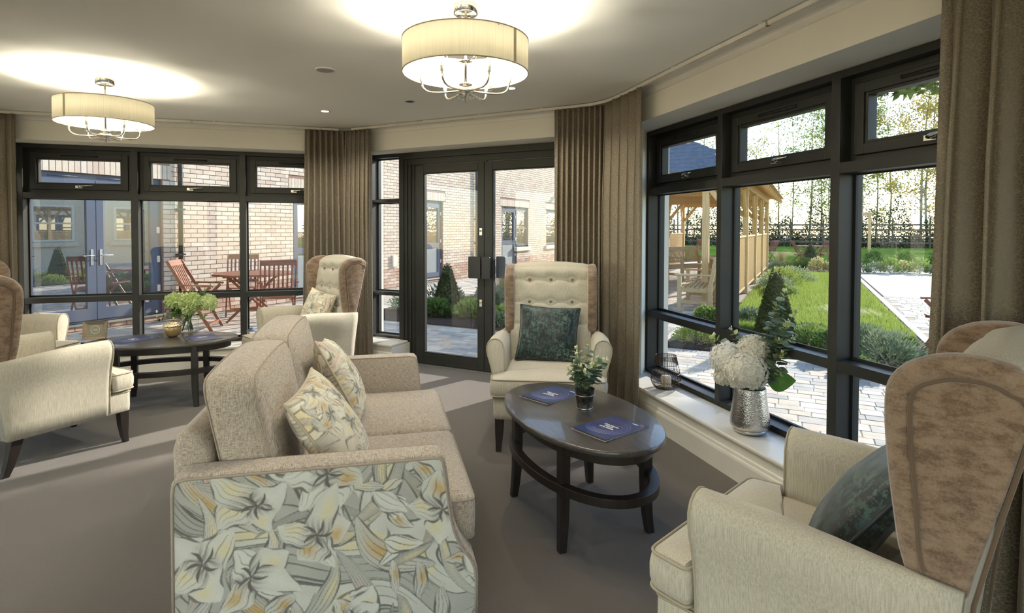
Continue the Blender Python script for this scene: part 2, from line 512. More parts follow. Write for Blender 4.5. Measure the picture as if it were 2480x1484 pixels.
def coving(name, w, e0, e1):
    """e0/e1: neighbour walls or numbers for mitred ends"""
    prof = [(0, 2.358), (.006, 2.364)] + [(.006 + .05 * (1 - cos(a)), 2.364 + .05 * sin(a)) for a in [rad(t) for t in range(0, 91, 18)]] + [(.062, Z_CEIL), (0, Z_CEIL)]
    rings = []
    for e in (e0, e1):
        r = []
        for p, z in prof:
            off = -DEP - p
            s = e if isinstance(e, float) else along(w, corner(w, e, off) if (w, e) != ('L', 'C') else corner('C', 'L', off))
            r.append(tuple(wall_pt(w, s, off, z)))
        rings.append(r)
    n = len(prof); mb = MB()
    mb.add(rings[0] + rings[1], [(i, n + i, n + (i + 1) % n, (i + 1) % n) for i in range(n)] + [tuple(range(n)), tuple(reversed(range(n, 2 * n)))], False)
    return struct(name, mb, M['white'])
coving('trim_4', 'R', -4.5, 'C')
coving('trim_5', 'C', 'R', 'L')
coving('trim_6', 'L', 'C', L_END)

# ------------------------------------------------------------------ windows
F = M['frame']
def pane(parent, w, s0, s1, off, z0, z1, m=None, name='pane'):
    mb = MB()
    P = [tuple(wall_pt(w, s, off, z)) for s, z in ((s1, z0), (s0, z0), (s0, z1), (s1, z1))]
    mb.add(P, [(0, 1, 2, 3)])
    return mb.build(name, m or M['glass'], parent)
def ringframe(mb, w, s0, s1, o0, o1, z0, z1, t, tb=None, tt=None):
    tb = t if tb is None else tb; tt = t if tt is None else tt
    wbox(mb, w, s0, s0 + t, o0, o1, z0, z1); wbox(mb, w, s1 - t, s1, o0, o1, z0, z1)
    wbox(mb, w, s0 + t, s1 - t, o0, o1, z0, z0 + tb); wbox(mb, w, s0 + t, s1 - t, o0, o1, z1 - tt, z1)
def handle(w, s, off, z, parent):
    h = MB()
    wbox(h, w, s - .022, s + .034, off - .012, off, z - .012, z + .012)
    P = [wall_pt(w, s + a, off - b, z + c) for a, b, c in ((0, .004, 0), (0, .03, .002), (-.02, .037, .006), (-.06, .038, .010), (-.115, .036, .012))]
    h.tube(P, [.010, .010, .009, .007, .005], 8)
    hh = h.build('handle', M['chrome'], parent, label='chrome window handle')
    return hh
def big_window(name, w, mull, s_min, s_max):
    root = tag(empty(name), kind='structure')
    D0, D1 = 0.0, .15
    # outer frame and mullions
    for a, b, nm in ((s_min, s_min + .045, 'jamb'), (s_max - .045, s_max, 'jamb')):
        wbox(MB_ := MB(), w, a, b, D0, D1, Z_FB, Z_TOP); MB_.build(nm, F, root, bevel=.003)
    wbox(x := MB(), w, s_min + .045, s_max - .045, D0 + .001, D1, Z_TOP - .036, Z_TOP); x.build('head', F, root)
    wbox(x := MB(), w, s_min + .045, s_max - .045, D0 + .001, D1, Z_FB, Z_FB + .034); x.build('bottom_rail', F, root)
    for a, b in mull:
        wbox(x := MB(), w, a, b, D0, D1, Z_FB, Z_TOP); x.build('mullion', F, root, bevel=.003)
    edges = [s_min + .045] + [v for ab in mull for v in ab] + [s_max - .045]
    for i in range(0, len(edges), 2):
        a, b = edges[i], edges[i + 1]
        wbox(x := MB(), w, a, b, D0 + .002, D1, Z_TB, Z_TT); x.build('transom', F, root)
        wbox(x := MB(), w, a, b, D0 + .002, D1, Z_MB, Z_MT); x.build('midrail', F, root)
        # fanlight: fixed frame, opening sash, glass, trickle vent, handle
        zf0, zf1 = Z_TT, Z_TOP - .036
        ringframe(x := MB(), w, a, b, .07, .14, zf0, zf1, .032); x.build('casement_frame', F, root)
        ringframe(x := MB(), w, a + .034, b - .034, .052, .12, zf0 + .034, zf1 - .034, .052)
        ringframe(x, w, a + .086, b - .086, .062, .12, zf0 + .084, zf1 - .084, .016)
        sash = x.build('sash', F, root, bevel=.003)
        pane(sash, w, a + .09, b - .09, .095, zf0 + .09, zf1 - .09)
        c = (a + b) / 2
        v = MB(); v.tube([wall_pt(w, c - .15, .05, zf1 - .062), wall_pt(w, c + .15, .05, zf1 - .062)], .009, 8)
        v.build('trickle_vent', M['frame_dark'], sash)
        handle(w, c, .052, zf0 + .062, sash)
        # lower lights
        for z0, z1 in ((Z_MT, Z_TB), (Z_FB + .034, Z_MB)):
            ringframe(x := MB(), w, a, b, .094, .108, z0, z1, .013, tb=.016, tt=.008); x.build('gasket', M['frame_dark'], root)
            pane(root, w, a + .005, b - .005, .101, z0 + .004, z1 - .004)
    return root
big_window('window_1', 'R', [(1.37, 1.426), (2.293, 2.349), (3.226, 3.274)], .38, 4.21)
big_window('window_2', 'L', [(.78, .84), (1.745, 1.807)], -.2, 2.72)
# window of the same kind further along the right wall, behind the camera
big_window('window_3', 'R', [(-1.4, -1.344), (-2.5, -2.444)], -3.6, -.3)

# ------------------------------------------------------------------ glazed double door
root = tag(empty('door_1'), kind='structure')
w = 'C'
wbox(x := MB(), w, 4.17, 4.2, 0, .15, Z_FB, Z_TOP); x.build('jamb', F, root)
wbox(x := MB(), w, 3.749, 3.808, 0, .15, 0, Z_TOP); x.build('mullion', F, root, bevel=.003)
wbox(x := MB(), w, 1.70, 3.749, .001, .15, 2.125, Z_TOP); wbox(x, w, 3.808, 4.17, .001, .15, 2.152, Z_TOP); x.build('head', F, root)
wbox(x := MB(), w, 1.70, 3.749, .02, .14, 2.06, 2.125); x.build('door_frame_head', F, root, bevel=.003)
for a, b in ((3.60, 3.749), (1.70, 1.93)):
    x = MB()
    for i in range(4):
        q = abs(b - a) / 4
        s0 = b - (i + 1) * q if a > 3 else a + i * q
        wbox(x, w, s0, s0 + q, .012 + .014 * i - (.010 if i == 3 else 0), .15, 0, 2.125 if i < 2 else 2.07)
    x.build('jamb', F, root, bevel=.003)
for z0, z1, nm in ((1.680, 1.71, 'transom'), (.690, .728, 'midrail'), (Z_FB, .262, 'bottom_rail')):
    wbox(x := MB(), w, 3.808, 4.17, .002, .15, z0, z1); x.build(nm, F, root)
for z0, z1 in ((1.71, 2.152), (.728, 1.680), (.262, .69)):
    ringframe(x := MB(), w, 3.808, 4.17, .094, .108, z0, z1, .012); x.build('gasket', M['frame_dark'], root)
    pane(root, w, 3.812, 4.166, .101, z0, z1)
wbox(x := MB(), w, 1.93, 3.60, -.02, .15, -.02, .012); x.build('threshold', M['steel'], root)
def leaf(s0, s1, meet):
    x = MB()
    tl, tr = (.088, .078) if meet == 's0' else (.078, .088)
    z0, z1 = .014, 2.052
    if meet == 's0': a, b = s0 + .067, s1 - .095
    else: a, b = s0 + .10, s1 - .088
    wbox(x, w, s0, a, .012, .07, z0, z1); wbox(x, w, b, s1, .012, .07, z0, z1)
    wbox(x, w, a, b, .012, .07, z0, .122); wbox(x, w, a, b, .012, .07, 1.972, z1)
    ringframe(x, w, a, b, .018, .06, .122, 1.972, .010)
    lf = x.build('door_leaf', F, root, bevel=.003)
    pane(lf, w, a + .005, b - .005, .04, .127, 1.967)
    return lf
l1 = leaf(2.785, 3.597, 's0')
l2 = leaf(1.935, 2.781, 's1')
def plate(parent, s0, s1, o0, o1, m, nm='push_plate'):
    x = MB(); z0, z1 = .92, 1.132
    ps = rounded([(s0, z0), (s1, z0), (s1, z1), (s0, z1)], .012, 4)
    vs = [tuple(wall_pt(w, s, o, z)) for o in (o0, o1) for s, z in ps]; n = len(ps)
    x.add(vs, [tuple(range(n)), tuple(reversed(range(n, 2 * n)))] + [(i, n + i, n + (i + 1) % n, (i + 1) % n) for i in range(n)])
    return x.build(nm, m, parent)
plate(l1, 2.79, 2.925, -.05, -.040, M['black']); plate(l2, 2.685, 2.776, -.05, -.040, M['black'])
plate(l2, 2.60, 2.70, .105, .115, M['upvc'])
x = MB(); wbox(x, w, 2.80, 2.86, -.04, .012, .95, 1.10); x.build('handle_bracket', M['black'], l1)
x = MB(); wbox(x, w, 2.70, 2.76, -.04, .012, .95, 1.10); x.build('handle_bracket', M['black'], l2)
for z in (1.372, .675):
    wbox(x := MB(), w, 2.803, 2.833, .006, .012, z - .035, z + .035); p_ = x.build('lock_plate', M['steel'], l1, bevel=.002)
    x = MB(); x.tube([wall_pt(w, 2.818, .008, z + .008), wall_pt(w, 2.818, -.004, z + .008)], .009, 12); x.build('lock_cylinder', M['brass'], p_)
wbox(x := MB(), w, 2.75, 2.82, .0, .02, 2.05, 2.064); x.build('door_stop', M['black'], root)

# ------------------------------------------------------------------ curtain tracks and curtains
TR = -DEP - .115
def track(label, pts):
    t = thing('curtain_track', label, 'curtain track')
    x = MB(); pts = smoothline(pts, 6)
    for a, b in zip(pts[:-1], pts[1:]): x.bar(a + (b - a) * -.02, b + (b - a) * .02, .018, .022)
    x.build('rail', M['track'], t)
    return t
ZT = 2.402
cR, cL = corner('R', 'C', TR), corner('C', 'L', TR)
def tp(w, s): return wall_pt(w, s, TR, 0)
p1 = [tp('R', -4), tp('R', 0.5), tp('R', 3.0), tp('R', along('R', cR) - .28), (tp('R', along('R', cR) - .12) * .5 + tp('C', along('C', cR) + .12) * .5), tp('C', along('C', cR) + .28), tp('C', 2.8),
      tp('C', along('C', cL) - .1)]
tr1 = track('white curtain track over the glazed door and the right window', [p + Vector((0, 0, ZT)) for p in p1])
p2 = [tp('L', along('L', cL) + .06), tp('L', 1.5), tp('L', L_END - .1)]
tr2 = track('white curtain track over the left window, below the coving', [p + Vector((0, 0, ZT)) for p in p2])
for t_, pp in ((tr1, [tp('R', s) for s in (.8, 1.6, 2.4, 3.2)] + [tp('C', s) for s in (2.0, 2.6, 3.2, 3.7)]), (tr2, [tp('L', s) for s in (.4, 1.0, 1.6, 2.2, 2.8)])):
    for p in pp:
        x = MB(); x.box(p.x - .012, p.x + .012, p.y - .012, p.y + .012, ZT + .011, Z_CEIL); x.build('bracket', M['track'], t_)

def curtain(label, path, folds, depth, flare=1.0, seed=1, spread=0.0, dist=None, group=None):
    """path: list of plan points (top line); deep vertical folds; wave heading"""
    rr = random.Random(seed)
    P = [Vector((p.x, p.y)) for p in path]
    cum = [0]
    for a, b in zip(P[:-1], P[1:]): cum.append(cum[-1] + (b - a).length)
    Ltot = cum[-1]
    def at(d):
        d = min(max(d, 0), Ltot)
        for i in range(len(P) - 1):
            if d <= cum[i + 1] or i == len(P) - 2:
                q = P[i].lerp(P[i + 1], (d - cum[i]) / max(1e-6, cum[i + 1] - cum[i]))
                t = (P[i + 1] - P[i]).normalized(); return q, t
    nu = folds * 14; nz = 40
    amp = [rr.uniform(.75, 1.2) for _ in range(folds + 2)]; ph = [rr.uniform(-.35, .35) for _ in range(folds + 2)]
    mid = at(Ltot / 2)[0]
    vs = []; uv = []; fs = []
    z1, z0 = ZT - .012, .015
    for j in range(nz + 1):
        v = j / nz; z = z1 + (z0 - z1) * v
        k = 1 - .25 * min(1, v * 6)
        for i in range(nu + 1):
            u = i / nu
            f = u * folds; fi = int(min(f, folds - 1))
            a = amp[fi] * (1 - (f - fi)) + amp[fi + 1] * (f - fi)
            wob = ph[fi] * v * .8 + .25 * sin(v * 3.1 + fi * 1.7) * v
            c, t = at(u * Ltot)
            nrm = Vector((-t.y, t.x))
            arg = 2 * pi * f + wob
            off = depth * a * (.55 + .45 * min(1, v * 3)) * sin(arg)
            off += depth * .22 * sin(2 * arg + 1.1 + 4 * v) * v
            side = depth * .35 * sin(2 * arg)
            q = mid + (c - mid) * (1 + (flare - 1) * v) + nrm * off + t * side + nrm * spread * v
            vs.append((q.x, q.y, z)); uv.append((u * Ltot * 2.9, z))
    for j in range(nz):
        for i in range(nu):
            a = j * (nu + 1) + i
            fs.append((a, a + 1, a + nu + 2, a + nu + 1))
    x = MB(); x.add(vs, fs, True)
    t_ = thing('curtain', label, 'curtain', group=group)
    o = x.build('drape', M['curtain'], t_)
    ul = o.data.uv_layers.new(name='UVMap')
    li = np.zeros(len(o.data.loops), dtype=np.int32); o.data.loops.foreach_get('vertex_index', li)
    ul.data.foreach_set('uv', np.array(uv, dtype=np.float32)[li].ravel())
    s = o.modifiers.new('solid', 'SOLIDIFY'); s.thickness = .004
    # stitched hem at the floor
    h = MB(); hp = [Vector(vs[nz * (nu + 1) + i]) + Vector((0, 0, .055)) for i in range(0, nu + 1, 1)]
    h.tube(hp, .0035, 4); h.build('hem', M['curtain'], t_)
    return t_
curtain('olive brown curtain left of the left window, at the picture edge', [tp('L', 2.56), tp('L', 3.25)], 7, .038, 1.0, 3)
curtain('olive brown curtain gathered at the left window, corner side', [tp('L', .19), tp('L', along('L', cL) + .0)], 7, .05, 1.22, 5)
curtain('olive brown curtain gathered beside the glazed door, behind the buttoned chair', [tp('C', along('C', cL) + .0), tp('C', 3.86)], 6, .048, 1.1, 8)
curtain('taupe curtain gathered on the hinge side of the glazed door', [tp('C', 1.88), tp('C', along('C', cR) + .0)], 9, .046, 1.0, 9)
curtain('wide taupe curtain with crackle pattern beside the lantern on the sill', [tp('R', along('R', cR) - .0), tp('R', 3.60)], 5, .046, 1.0, 12)
curtain('large crackle patterned curtain behind the nearest wing chair', [tp('R', 1.50), tp('R', .55)], 8, .062, 1.12, 14)

# ------------------------------------------------------------------ ceiling fittings
def downlight(x_, y_, on, label, n='recessed_light'):
    t = thing(n, label, 'light', (x_, y_, Z_CEIL))
    m_ = MB(); m_.lathe([(.030, -.001), (.042, -.004), (.045, -.002), (.045, .0)], 28); m_.build('bezel', M['white'] if on else M['steel'], t)
    m_ = MB(); m_.lathe([(.0, -.0015), (.030, -.0015)], 28); m_.build('lens', M['led'] if on else M['black'], t)
    if on:
        ld = bpy.data.lights.new('spot', 'SPOT'); ld.energy = on; ld.color = (1, .93, .80); ld.spot_size = rad(150); ld.spot_blend = .6; ld.shadow_soft_size = .04
        lo = bpy.data.objects.new('spot_beam', ld); link(lo, t); lo.location = (0, 0, -.02)
    return t
DLW = 34
downlight(-1.63, 5.01, DLW, 'lit recessed ceiling light near the curtained corner by the glazed door')
downlight(-.01, 4.18, DLW, 'lit recessed ceiling light just behind the large drum chandelier')
downlight(-.82, 4.61, 0, 'unlit grey recessed ceiling fitting between the two lit ones')
for i, (a, b) in enumerate([(-3.9, 3.3), (-2.4, 1.4), (-4.6, 1.0), (-.6, -.6), (-3.2, -1.2), (.9, -2.0), (-1.6, -2.8), (-4.6, -3.0), (-5.3, -.9)]):  # lights added out of view as fill for the room
    downlight(a, b, DLW * .45, 'added recessed ceiling light out of view, fill light for the room', ) ['group'] = 'added fill lights out of view'
t = thing('ceiling_speaker', 'round white perforated speaker grille in the ceiling, left of the large chandelier', 'speaker', (-1.20, 3.70, Z_CEIL))
m_ = MB(); m_.lathe([(.053, -.006), (.058, -.009), (.063, -.006), (.064, 0)], 40); m_.build('rim', M['white'], t)
m_ = MB(); m_.lathe([(0, -.005), (.053, -.005)], 40); g_ = mat('speaker_mesh', srgb(168, 166, 158), .7)
NT(g_)[1].new(ramp(g_, noise(g_, coord(g_), 700, 0), [(.4, srgb(120, 118, 110)), (.6, srgb(190, 188, 180))]), NT(g_)[2].inputs['Base Color']) if False else setcol(g_, ramp(g_, noise(g_, coord(g_), 700, 0), [(.4, srgb(130, 128, 120)), (.6, srgb(190, 188, 180))]))
m_.build('grille', g_, t)

# ------------------------------------------------------------------ drum chandeliers
shade_m = mat('shade_fabric', srgb(232, 222, 196), .8)
N_, L_, B_ = NT(shade_m)
nn = noise(shade_m, coord(shade_m, (300, 300, 4)), 1, 2)
cc = ramp(shade_m, nn, [(.3, srgb(230, 225, 208)), (.7, srgb(242, 238, 224))]); setcol(shade_m, cc)
tr = N_.new('ShaderNodeBsdfTranslucent'); L_.new(cc, tr.inputs[0]); mx = N_.new('ShaderNodeMixShader'); mx.inputs[0].default_value = .38
L_.new(B_.outputs[0], mx.inputs[1]); L_.new(tr.outputs[0], mx.inputs[2]); L_.new(mx.outputs[0], N_['Material Output'].inputs[0])
def chandelier(label, cx, cy, rz, watt, seam=-.7):
    t = thing('drum_chandelier', label, 'ceiling light', (cx, cy, 0), rz)
    zb, zt, r = 2.1105, 2.257, .2857
    m_ = MB(); m_.lathe([(.0, Z_CEIL - .045), (.05, Z_CEIL - .045), (.056, Z_CEIL - .04), (.056, Z_CEIL)], 36); m_.build('ceiling_cup', M['chrome'], t)
    m_ = MB(); m_.lathe([(.012, Z_CEIL - .048), (.03, Z_CEIL - .055), (.034, Z_CEIL - .062), (.026, Z_CEIL - .07), (.010, Z_CEIL - .076)], 20, rfun=lambda a, z: 1 + .06 * cos(8 * a)); m_.build('glass_collar', M['clear'], t)
    m_ = MB(); m_.tube([(0, 0, Z_CEIL - .045), (0, 0, 2.03)], .006, 10); st = m_.build('stem', M['chrome'], t)
    m_ = MB(); m_.lathe([(r, zb), (r, zt)], 96); sh = m_.build('shade', shade_m, t, label='cream pleated fabric drum')
    s = sh.modifiers.new('solid', 'SOLIDIFY'); s.thickness = .0015
    m_ = MB()
    for z in (zb, zt): m_.lathe([(r - .002, z - .0025), (r + .002, z - .0025), (r + .002, z + .0025), (r - .002, z + .0025), (r - .002, z - .0025)], 96)
    m_.build('rim', M['linen_pipe'], sh)
    m_ = MB(); a0 = seam - rz
    vs = []; nn_ = 4
    for i in range(nn_):
        a = a0 + i * rad(1.2); vs += [((r + .001) * cos(a), (r + .001) * sin(a), zb), ((r + .001) * cos(a), (r + .001) * sin(a), zt)]
    m_.add(vs, [(2 * i, 2 * i + 2, 2 * i + 3, 2 * i + 1) for i in range(nn_ - 1)], True); m_.build('seam', M['linen_pipe'], sh)
    m_ = MB()
    for k in range(3):
        a = k * 2 * pi / 3 + .5
        m_.tube([(.03 * cos(a), .03 * sin(a), 2.165), (.075 * cos(a), .075 * sin(a), 2.165), (.11 * cos(a), .11 * sin(a), 2.245), (r * cos(a), r * sin(a), 2.25)], .0022, 6)
    m_.lathe([(.006, 2.16), (.032, 2.161), (.032, 2.168), (.006, 2.169)], 24); m_.build('shade_carrier', M['chrome'], t)
    # hub
    zh = 2.012
    m_ = MB(); m_.lathe([(.004, zh - .030), (.010, zh - .028), (.010, zh - .012), (.014, zh - .010), (.014, zh + .004), (.034, zh + .006), (.040, zh + .012), (.040, zh + .026), (.034, zh + .032), (.016, zh + .034), (.016, zh + .045), (.03, zh + .047), (.03, zh + .05), (.006, zh + .054)], 28); hub = m_.build('hub', M['chrome'], t)
    m_ = MB(); m_.lathe([(.012, zh - .004), (.04, zh - .010), (.046, zh - .004), (.036, zh + .003), (.012, zh + .005)], 24, rfun=lambda a, z: 1 + .05 * cos(12 * a)); m_.build('glass_dish', M['clear'], hub)
    for k in range(6):
        a = k * pi / 3 + rad(30)
        d = Vector((cos(a), sin(a), 0))
        P = smoothline([d * .035 + Vector((0, 0, zh + .018)), d * .11 + Vector((0, 0, zh + .010)), d * .165 + Vector((0, 0, zh + .012)), d * .193 + Vector((0, 0, zh + .030)), d * .2 + Vector((0, 0, zh + .062))], 6)
        m_ = MB(); m_.tube(P, .0048, 8); arm = m_.build('arm', M['chrome'], t)
        e = d * .2 + Vector((0, 0, zh + .062))
        m_ = MB(); m_.lathe([(.007, 0), (.028, .006), (.041, .013), (.040, .016), (.024, .013), (.009, .016)], 24, (e.x, e.y, e.z), rfun=lambda a, z: 1 + .05 * cos(8 * a)); m_.build('bobeche', M['clear'], arm)
        m_ = MB(); m_.lathe([(.003, -.004), (.008, 0), (.009, .02), (.0085, .022), (.0085, .062), (.003, .063)], 14, (e.x, e.y, e.z)); m_.build('candle_tube', M['white'], arm)
        m_ = MB(); m_.lathe([(.002, .062), (.010, .07), (.013, .082), (.010, .10), (.002, .115)], 14, (e.x, e.y, e.z)); m_.build('bulb', M['bulb'], arm)
        ld = bpy.data.lights.new('lamp', 'POINT'); ld.energy = watt; ld.color = (1, .93, .78); ld.shadow_soft_size = .012
        lo = bpy.data.objects.new('candle_lamp', ld); link(lo, arm); lo.location = (e.x, e.y, e.z + .135)
    return t
CW = 5.6
chandelier('large cream drum chandelier above the sofa and the near oval table', -.2139, 2.6409, rad(34.6), CW, rad(-40))
chandelier('smaller looking cream drum chandelier over the left window group', -2.7804, 3.9329, rad(5.3), CW, rad(-105))
for a, b in ((-2.6, -.9), (-.1, -2.3), (-4.6, -2.3)):  # unseen chandeliers added as extra fill light
    chandelier('added cream drum chandelier behind the viewpoint, fill light for the room', a, b, .3, CW * 1.4)['group'] = 'added fill chandeliers behind the viewpoint'
# ------------------------------------------------------------------ floral print, painted stroke by stroke in metres
def floral(w, h, step, seed, scale=1.0, dens=1.0, base=(.50, .50, .47)):
    """returns (ny, nx, 3) sRGB-ish reflectance grid of a hand drawn lily print"""
    rs = np.random.RandomState(seed)
    nx, ny = int(w / step) + 1, int(h / step) + 1
    X, Y = np.meshgrid(np.linspace(0, w, nx), np.linspace(0, h, ny))
    wx = .012 * np.sin(Y * 17 / scale + 1.3 + 2 * np.sin(X * 9)) * scale; wy = .012 * np.sin(X * 15 / scale + .4 + 2 * np.sin(Y * 8)) * scale
    XX, YY = X + wx, Y + wy
    grain = rs.rand(ny, nx)
    img = np.ones((ny, nx, 3)) * np.array(base)
    img *= (1 + .05 * np.sin(X * 40 + 3 * np.sin(Y * 21)) * np.sin(Y * 33))[..., None]
    phi = Y * 42 / scale + 5 * np.sin(X * 8 / scale + 2.2 * np.sin(Y * 7 / scale + seed)) + 4 * np.sin(Y * 6 / scale + 2 * np.sin(X * 5 / scale)) + 1.5 * np.sin(X * 19 / scale)
    mk = np.sin(X * 13 / scale + 3 * np.sin(Y * 8 / scale + 1)) * np.sin(Y * 11 / scale + 2 * np.sin(X * 7 / scale)) 
    band = (np.sin(phi * .55) > .25)[..., None]; img = np.where(band, img * 1.38, img)
    tint = np.where((np.sin(phi * .55) > .8) & (mk > .2), 1.0, 0.0)[..., None] * np.array([.08, .02, -.14]); img = img + tint
    ln = (np.abs(np.sin(phi * 1.65)) < .13 + .12 * mk) & (mk + .35 * grain > -.1)
    img = np.where(ln[..., None], img * .38, img)
    ed = np.abs(np.sin(phi * .55) - .25) < .07; img = np.where(ed[..., None], img * .3, img)
    dark = np.array([.085, .08, .075]); white = np.array([.80, .80, .75]); ochre = np.array([.62, .42, .16]); gold = np.array([.80, .72, .48]); pink = np.array([.74, .50, .46])
    def shape(cx, cy, ang, L, W, bend, fill, nl, dk, col=None, prof=.8, outline=.88, base_dark=0.0):
        R_ = L * 1.3 + W
        ix0, ix1 = int(max(0, (cx - R_) / step)), int(min(nx, (cx + R_) / step + 1)); iy0, iy1 = int(max(0, (cy - R_) / step)), int(min(ny, (cy + R_) / step + 1))
        if ix1 <= ix0 or iy1 <= iy0: return
        x = XX[iy0:iy1, ix0:ix1] - cx; y = YY[iy0:iy1, ix0:ix1] - cy; g = grain[iy0:iy1, ix0:ix1]
        ca, sa = np.cos(ang), np.sin(ang)
        p = x * ca + y * sa; q = -x * sa + y * ca
        u = np.clip(p / L, 0, 1)
        q = q - bend * L * u * (1.15 - u) * 2 - .05 * W * np.sin(u * 14 + cx * 50)
        wd = W * np.sin(np.pi * u ** prof) ** .7 + 1e-6
        r = np.abs(q) / wd
        m = (r < 1) & (p > 0) & (p < L)
        c = np.ones(x.shape + (3,)) * fill
        c *= (1 - .10 * np.abs(r))[..., None]
        if col is not None:
            a = np.clip(np.exp(-((u - .55) / .22) ** 2 - ((q / wd - .25) / .5) ** 2) * 1.1 * (g * .6 + .55), 0, 1)[..., None]
            c = c * (1 - a) + col * a
        if nl:
            ph = np.sin(q / wd * nl * np.pi / 2 + .8 * np.sin(u * 7 + cx * 40))
            th = .16 + .25 * (1 - u) * (g > .15)
            ln = (np.abs(ph) < th * .8) & (u < .8 + .2 * g)
            c = np.where(ln[..., None], c * (1 - dk) + dark * dk, c)
        if base_dark:
            a = np.clip((base_dark - u) / base_dark, 0, 1) * (.35 + .65 * (np.sin(q / wd * 16 + u * 9) > 0)); c = c * (1 - a[..., None] * .85) + dark * a[..., None] * .85
        o = (r > outline - .12 * np.sin(u * 9 + cy * 30))
        c = np.where(o[..., None], c * .15 + (dark * 1.6) * .85, c)
        img[iy0:iy1, ix0:ix1] = np.where(m[..., None], c, img[iy0:iy1, ix0:ix1])
    A = w * h / (scale * scale)
    G = lambda k: int(max(1, k * A * dens))
    for _ in range(G(70)):   # flowing ribbons
        cx, cy = rs.rand() * w, rs.rand() * h; a = rs.rand() * 6.28
        L = rs.uniform(.14, .34) * scale
        shape(cx - .5 * L * np.cos(a), cy - .5 * L * np.sin(a), a, L, rs.uniform(.014, .034) * scale, rs.uniform(-.6, .6), np.array(base) * rs.uniform(.9, 1.35), rs.randint(4, 9), .75, [ochre, gold, gold, pink, None][rs.randint(5)], outline=.86)
    for _ in range(G(70)):   # leaves
        cx, cy = rs.rand() * w, rs.rand() * h; a = rs.rand() * 6.28
        shape(cx, cy, a, rs.uniform(.07, .12) * scale, rs.uniform(.014, .024) * scale, rs.uniform(-.3, .3), white * rs.uniform(.8, 1), rs.randint(2, 5), .8, [gold, ochre, None][rs.randint(3)], outline=.8)
    fl = []
    tries = 0
    while len(fl) < G(30) and tries < 4000:
        tries += 1; c = (rs.rand() * w, rs.rand() * h)
        if all((c[0] - f[0]) ** 2 + (c[1] - f[1]) ** 2 > (.118 * scale) ** 2 for f in fl): fl.append(c)
    for cx, cy in fl:
        if rs.rand() < .62:
            n = rs.randint(4, 7); a0 = rs.rand() * 6.28
            for k in range(n):
                a = a0 + k * 2 * np.pi / n * rs.uniform(.9, 1.1)
                shape(cx, cy, a, rs.uniform(.085, .125) * scale, rs.uniform(.034, .05) * scale, rs.uniform(-.25, .25), white * rs.uniform(.93, 1.0), rs.choice([3, 5, 0]), .55, [ochre, gold, gold, None][rs.randint(4)], .62, .93, base_dark=.42)
            for k in range(5): shape(cx, cy, a0 + k * 1.3, .045 * scale, .004 * scale, .3, dark * 2, 0, 0)
        else:
            a = rs.rand() * 6.28; s = scale * rs.uniform(.9, 1.15)
            for off, L, W in ((-.5, .105, .036), (.5, .105, .036), (-.28, .115, .034), (.28, .115, .034), (0, .12, .034)):
                shape(cx, cy, a + off, L * s, W * s, -off * .7, white, 3, .5, gold if off else None, .75, .9)
    for _ in range(2):
        img[1:-1, 1:-1] = (img[1:-1, 1:-1] * 2 + img[:-2, 1:-1] + img[2:, 1:-1] + img[1:-1, :-2] + img[1:-1, 2:]) / 6
    return np.clip(img, 0, 1)

def sample(img, u, v):
    ny, nx = img.shape[:2]
    return img[np.clip((v * (ny - 1)).astype(int), 0, ny - 1), np.clip((u * (nx - 1)).astype(int), 0, nx - 1)]
def paint(o, cols):
    ca = o.data.color_attributes.new('print', 'FLOAT_COLOR', 'POINT')
    a = np.ones((len(cols), 4), dtype=np.float32); a[:, :3] = cols
    ca.data.foreach_set('color', a.ravel())
def print_mat(name, tint=(1, 1, 1), rough=.85):
    m = mat(name, (.5, .5, .5), rough, sheen=.15, spec=.2); N, L, B = NT(m)
    a = N.new('ShaderNodeAttribute'); a.attribute_name = 'print'
    n = noise(m, coord(m), 600, 1)
    c = mixc(m, 1.0, a.outputs['Color'], ramp(m, n, [(.3, (.86 * tint[0], .86 * tint[1], .86 * tint[2])), (.7, tint)]), 'MULTIPLY')
    setcol(m, c); bump(m, n, .2, .001); return m
M['print'] = print_mat('lily_print', (.92, .92, .88))
M['print_cushion'] = print_mat('lily_print_cushion', (1, .96, .86))
M['print_pipe'] = mat('print_piping', srgb(196, 182, 158), .85)

# ------------------------------------------------------------------ wing chairs
def sweep(sections):
    """loft closed sections of equal length (list of Vector lists)"""
    n = len(sections[0]); vs = [p for s in sections for p in s]; fs = []
    for i in range(len(sections) - 1):
        for k in range(n): fs.append((i * n + k, i * n + (k + 1) % n, (i + 1) * n + (k + 1) % n, (i + 1) * n + k))
    return vs, fs
def closed_loft(mb, sections, sm=True):
    vs, fs = sweep(sections); n = len(sections[0]); m = len(sections)
    for idx, rev in ((0, True), (m - 1, False)):
        c = sum((Vector(p) for p in sections[idx]), Vector()) / n; ci = len(vs); vs = list(vs) + [c]
        for k in range(n):
            a, b = idx * n + k, idx * n + (k + 1) % n
            fs.append((b, a, ci) if rev else (a, b, ci))
    return mb.add(vs, fs, sm)

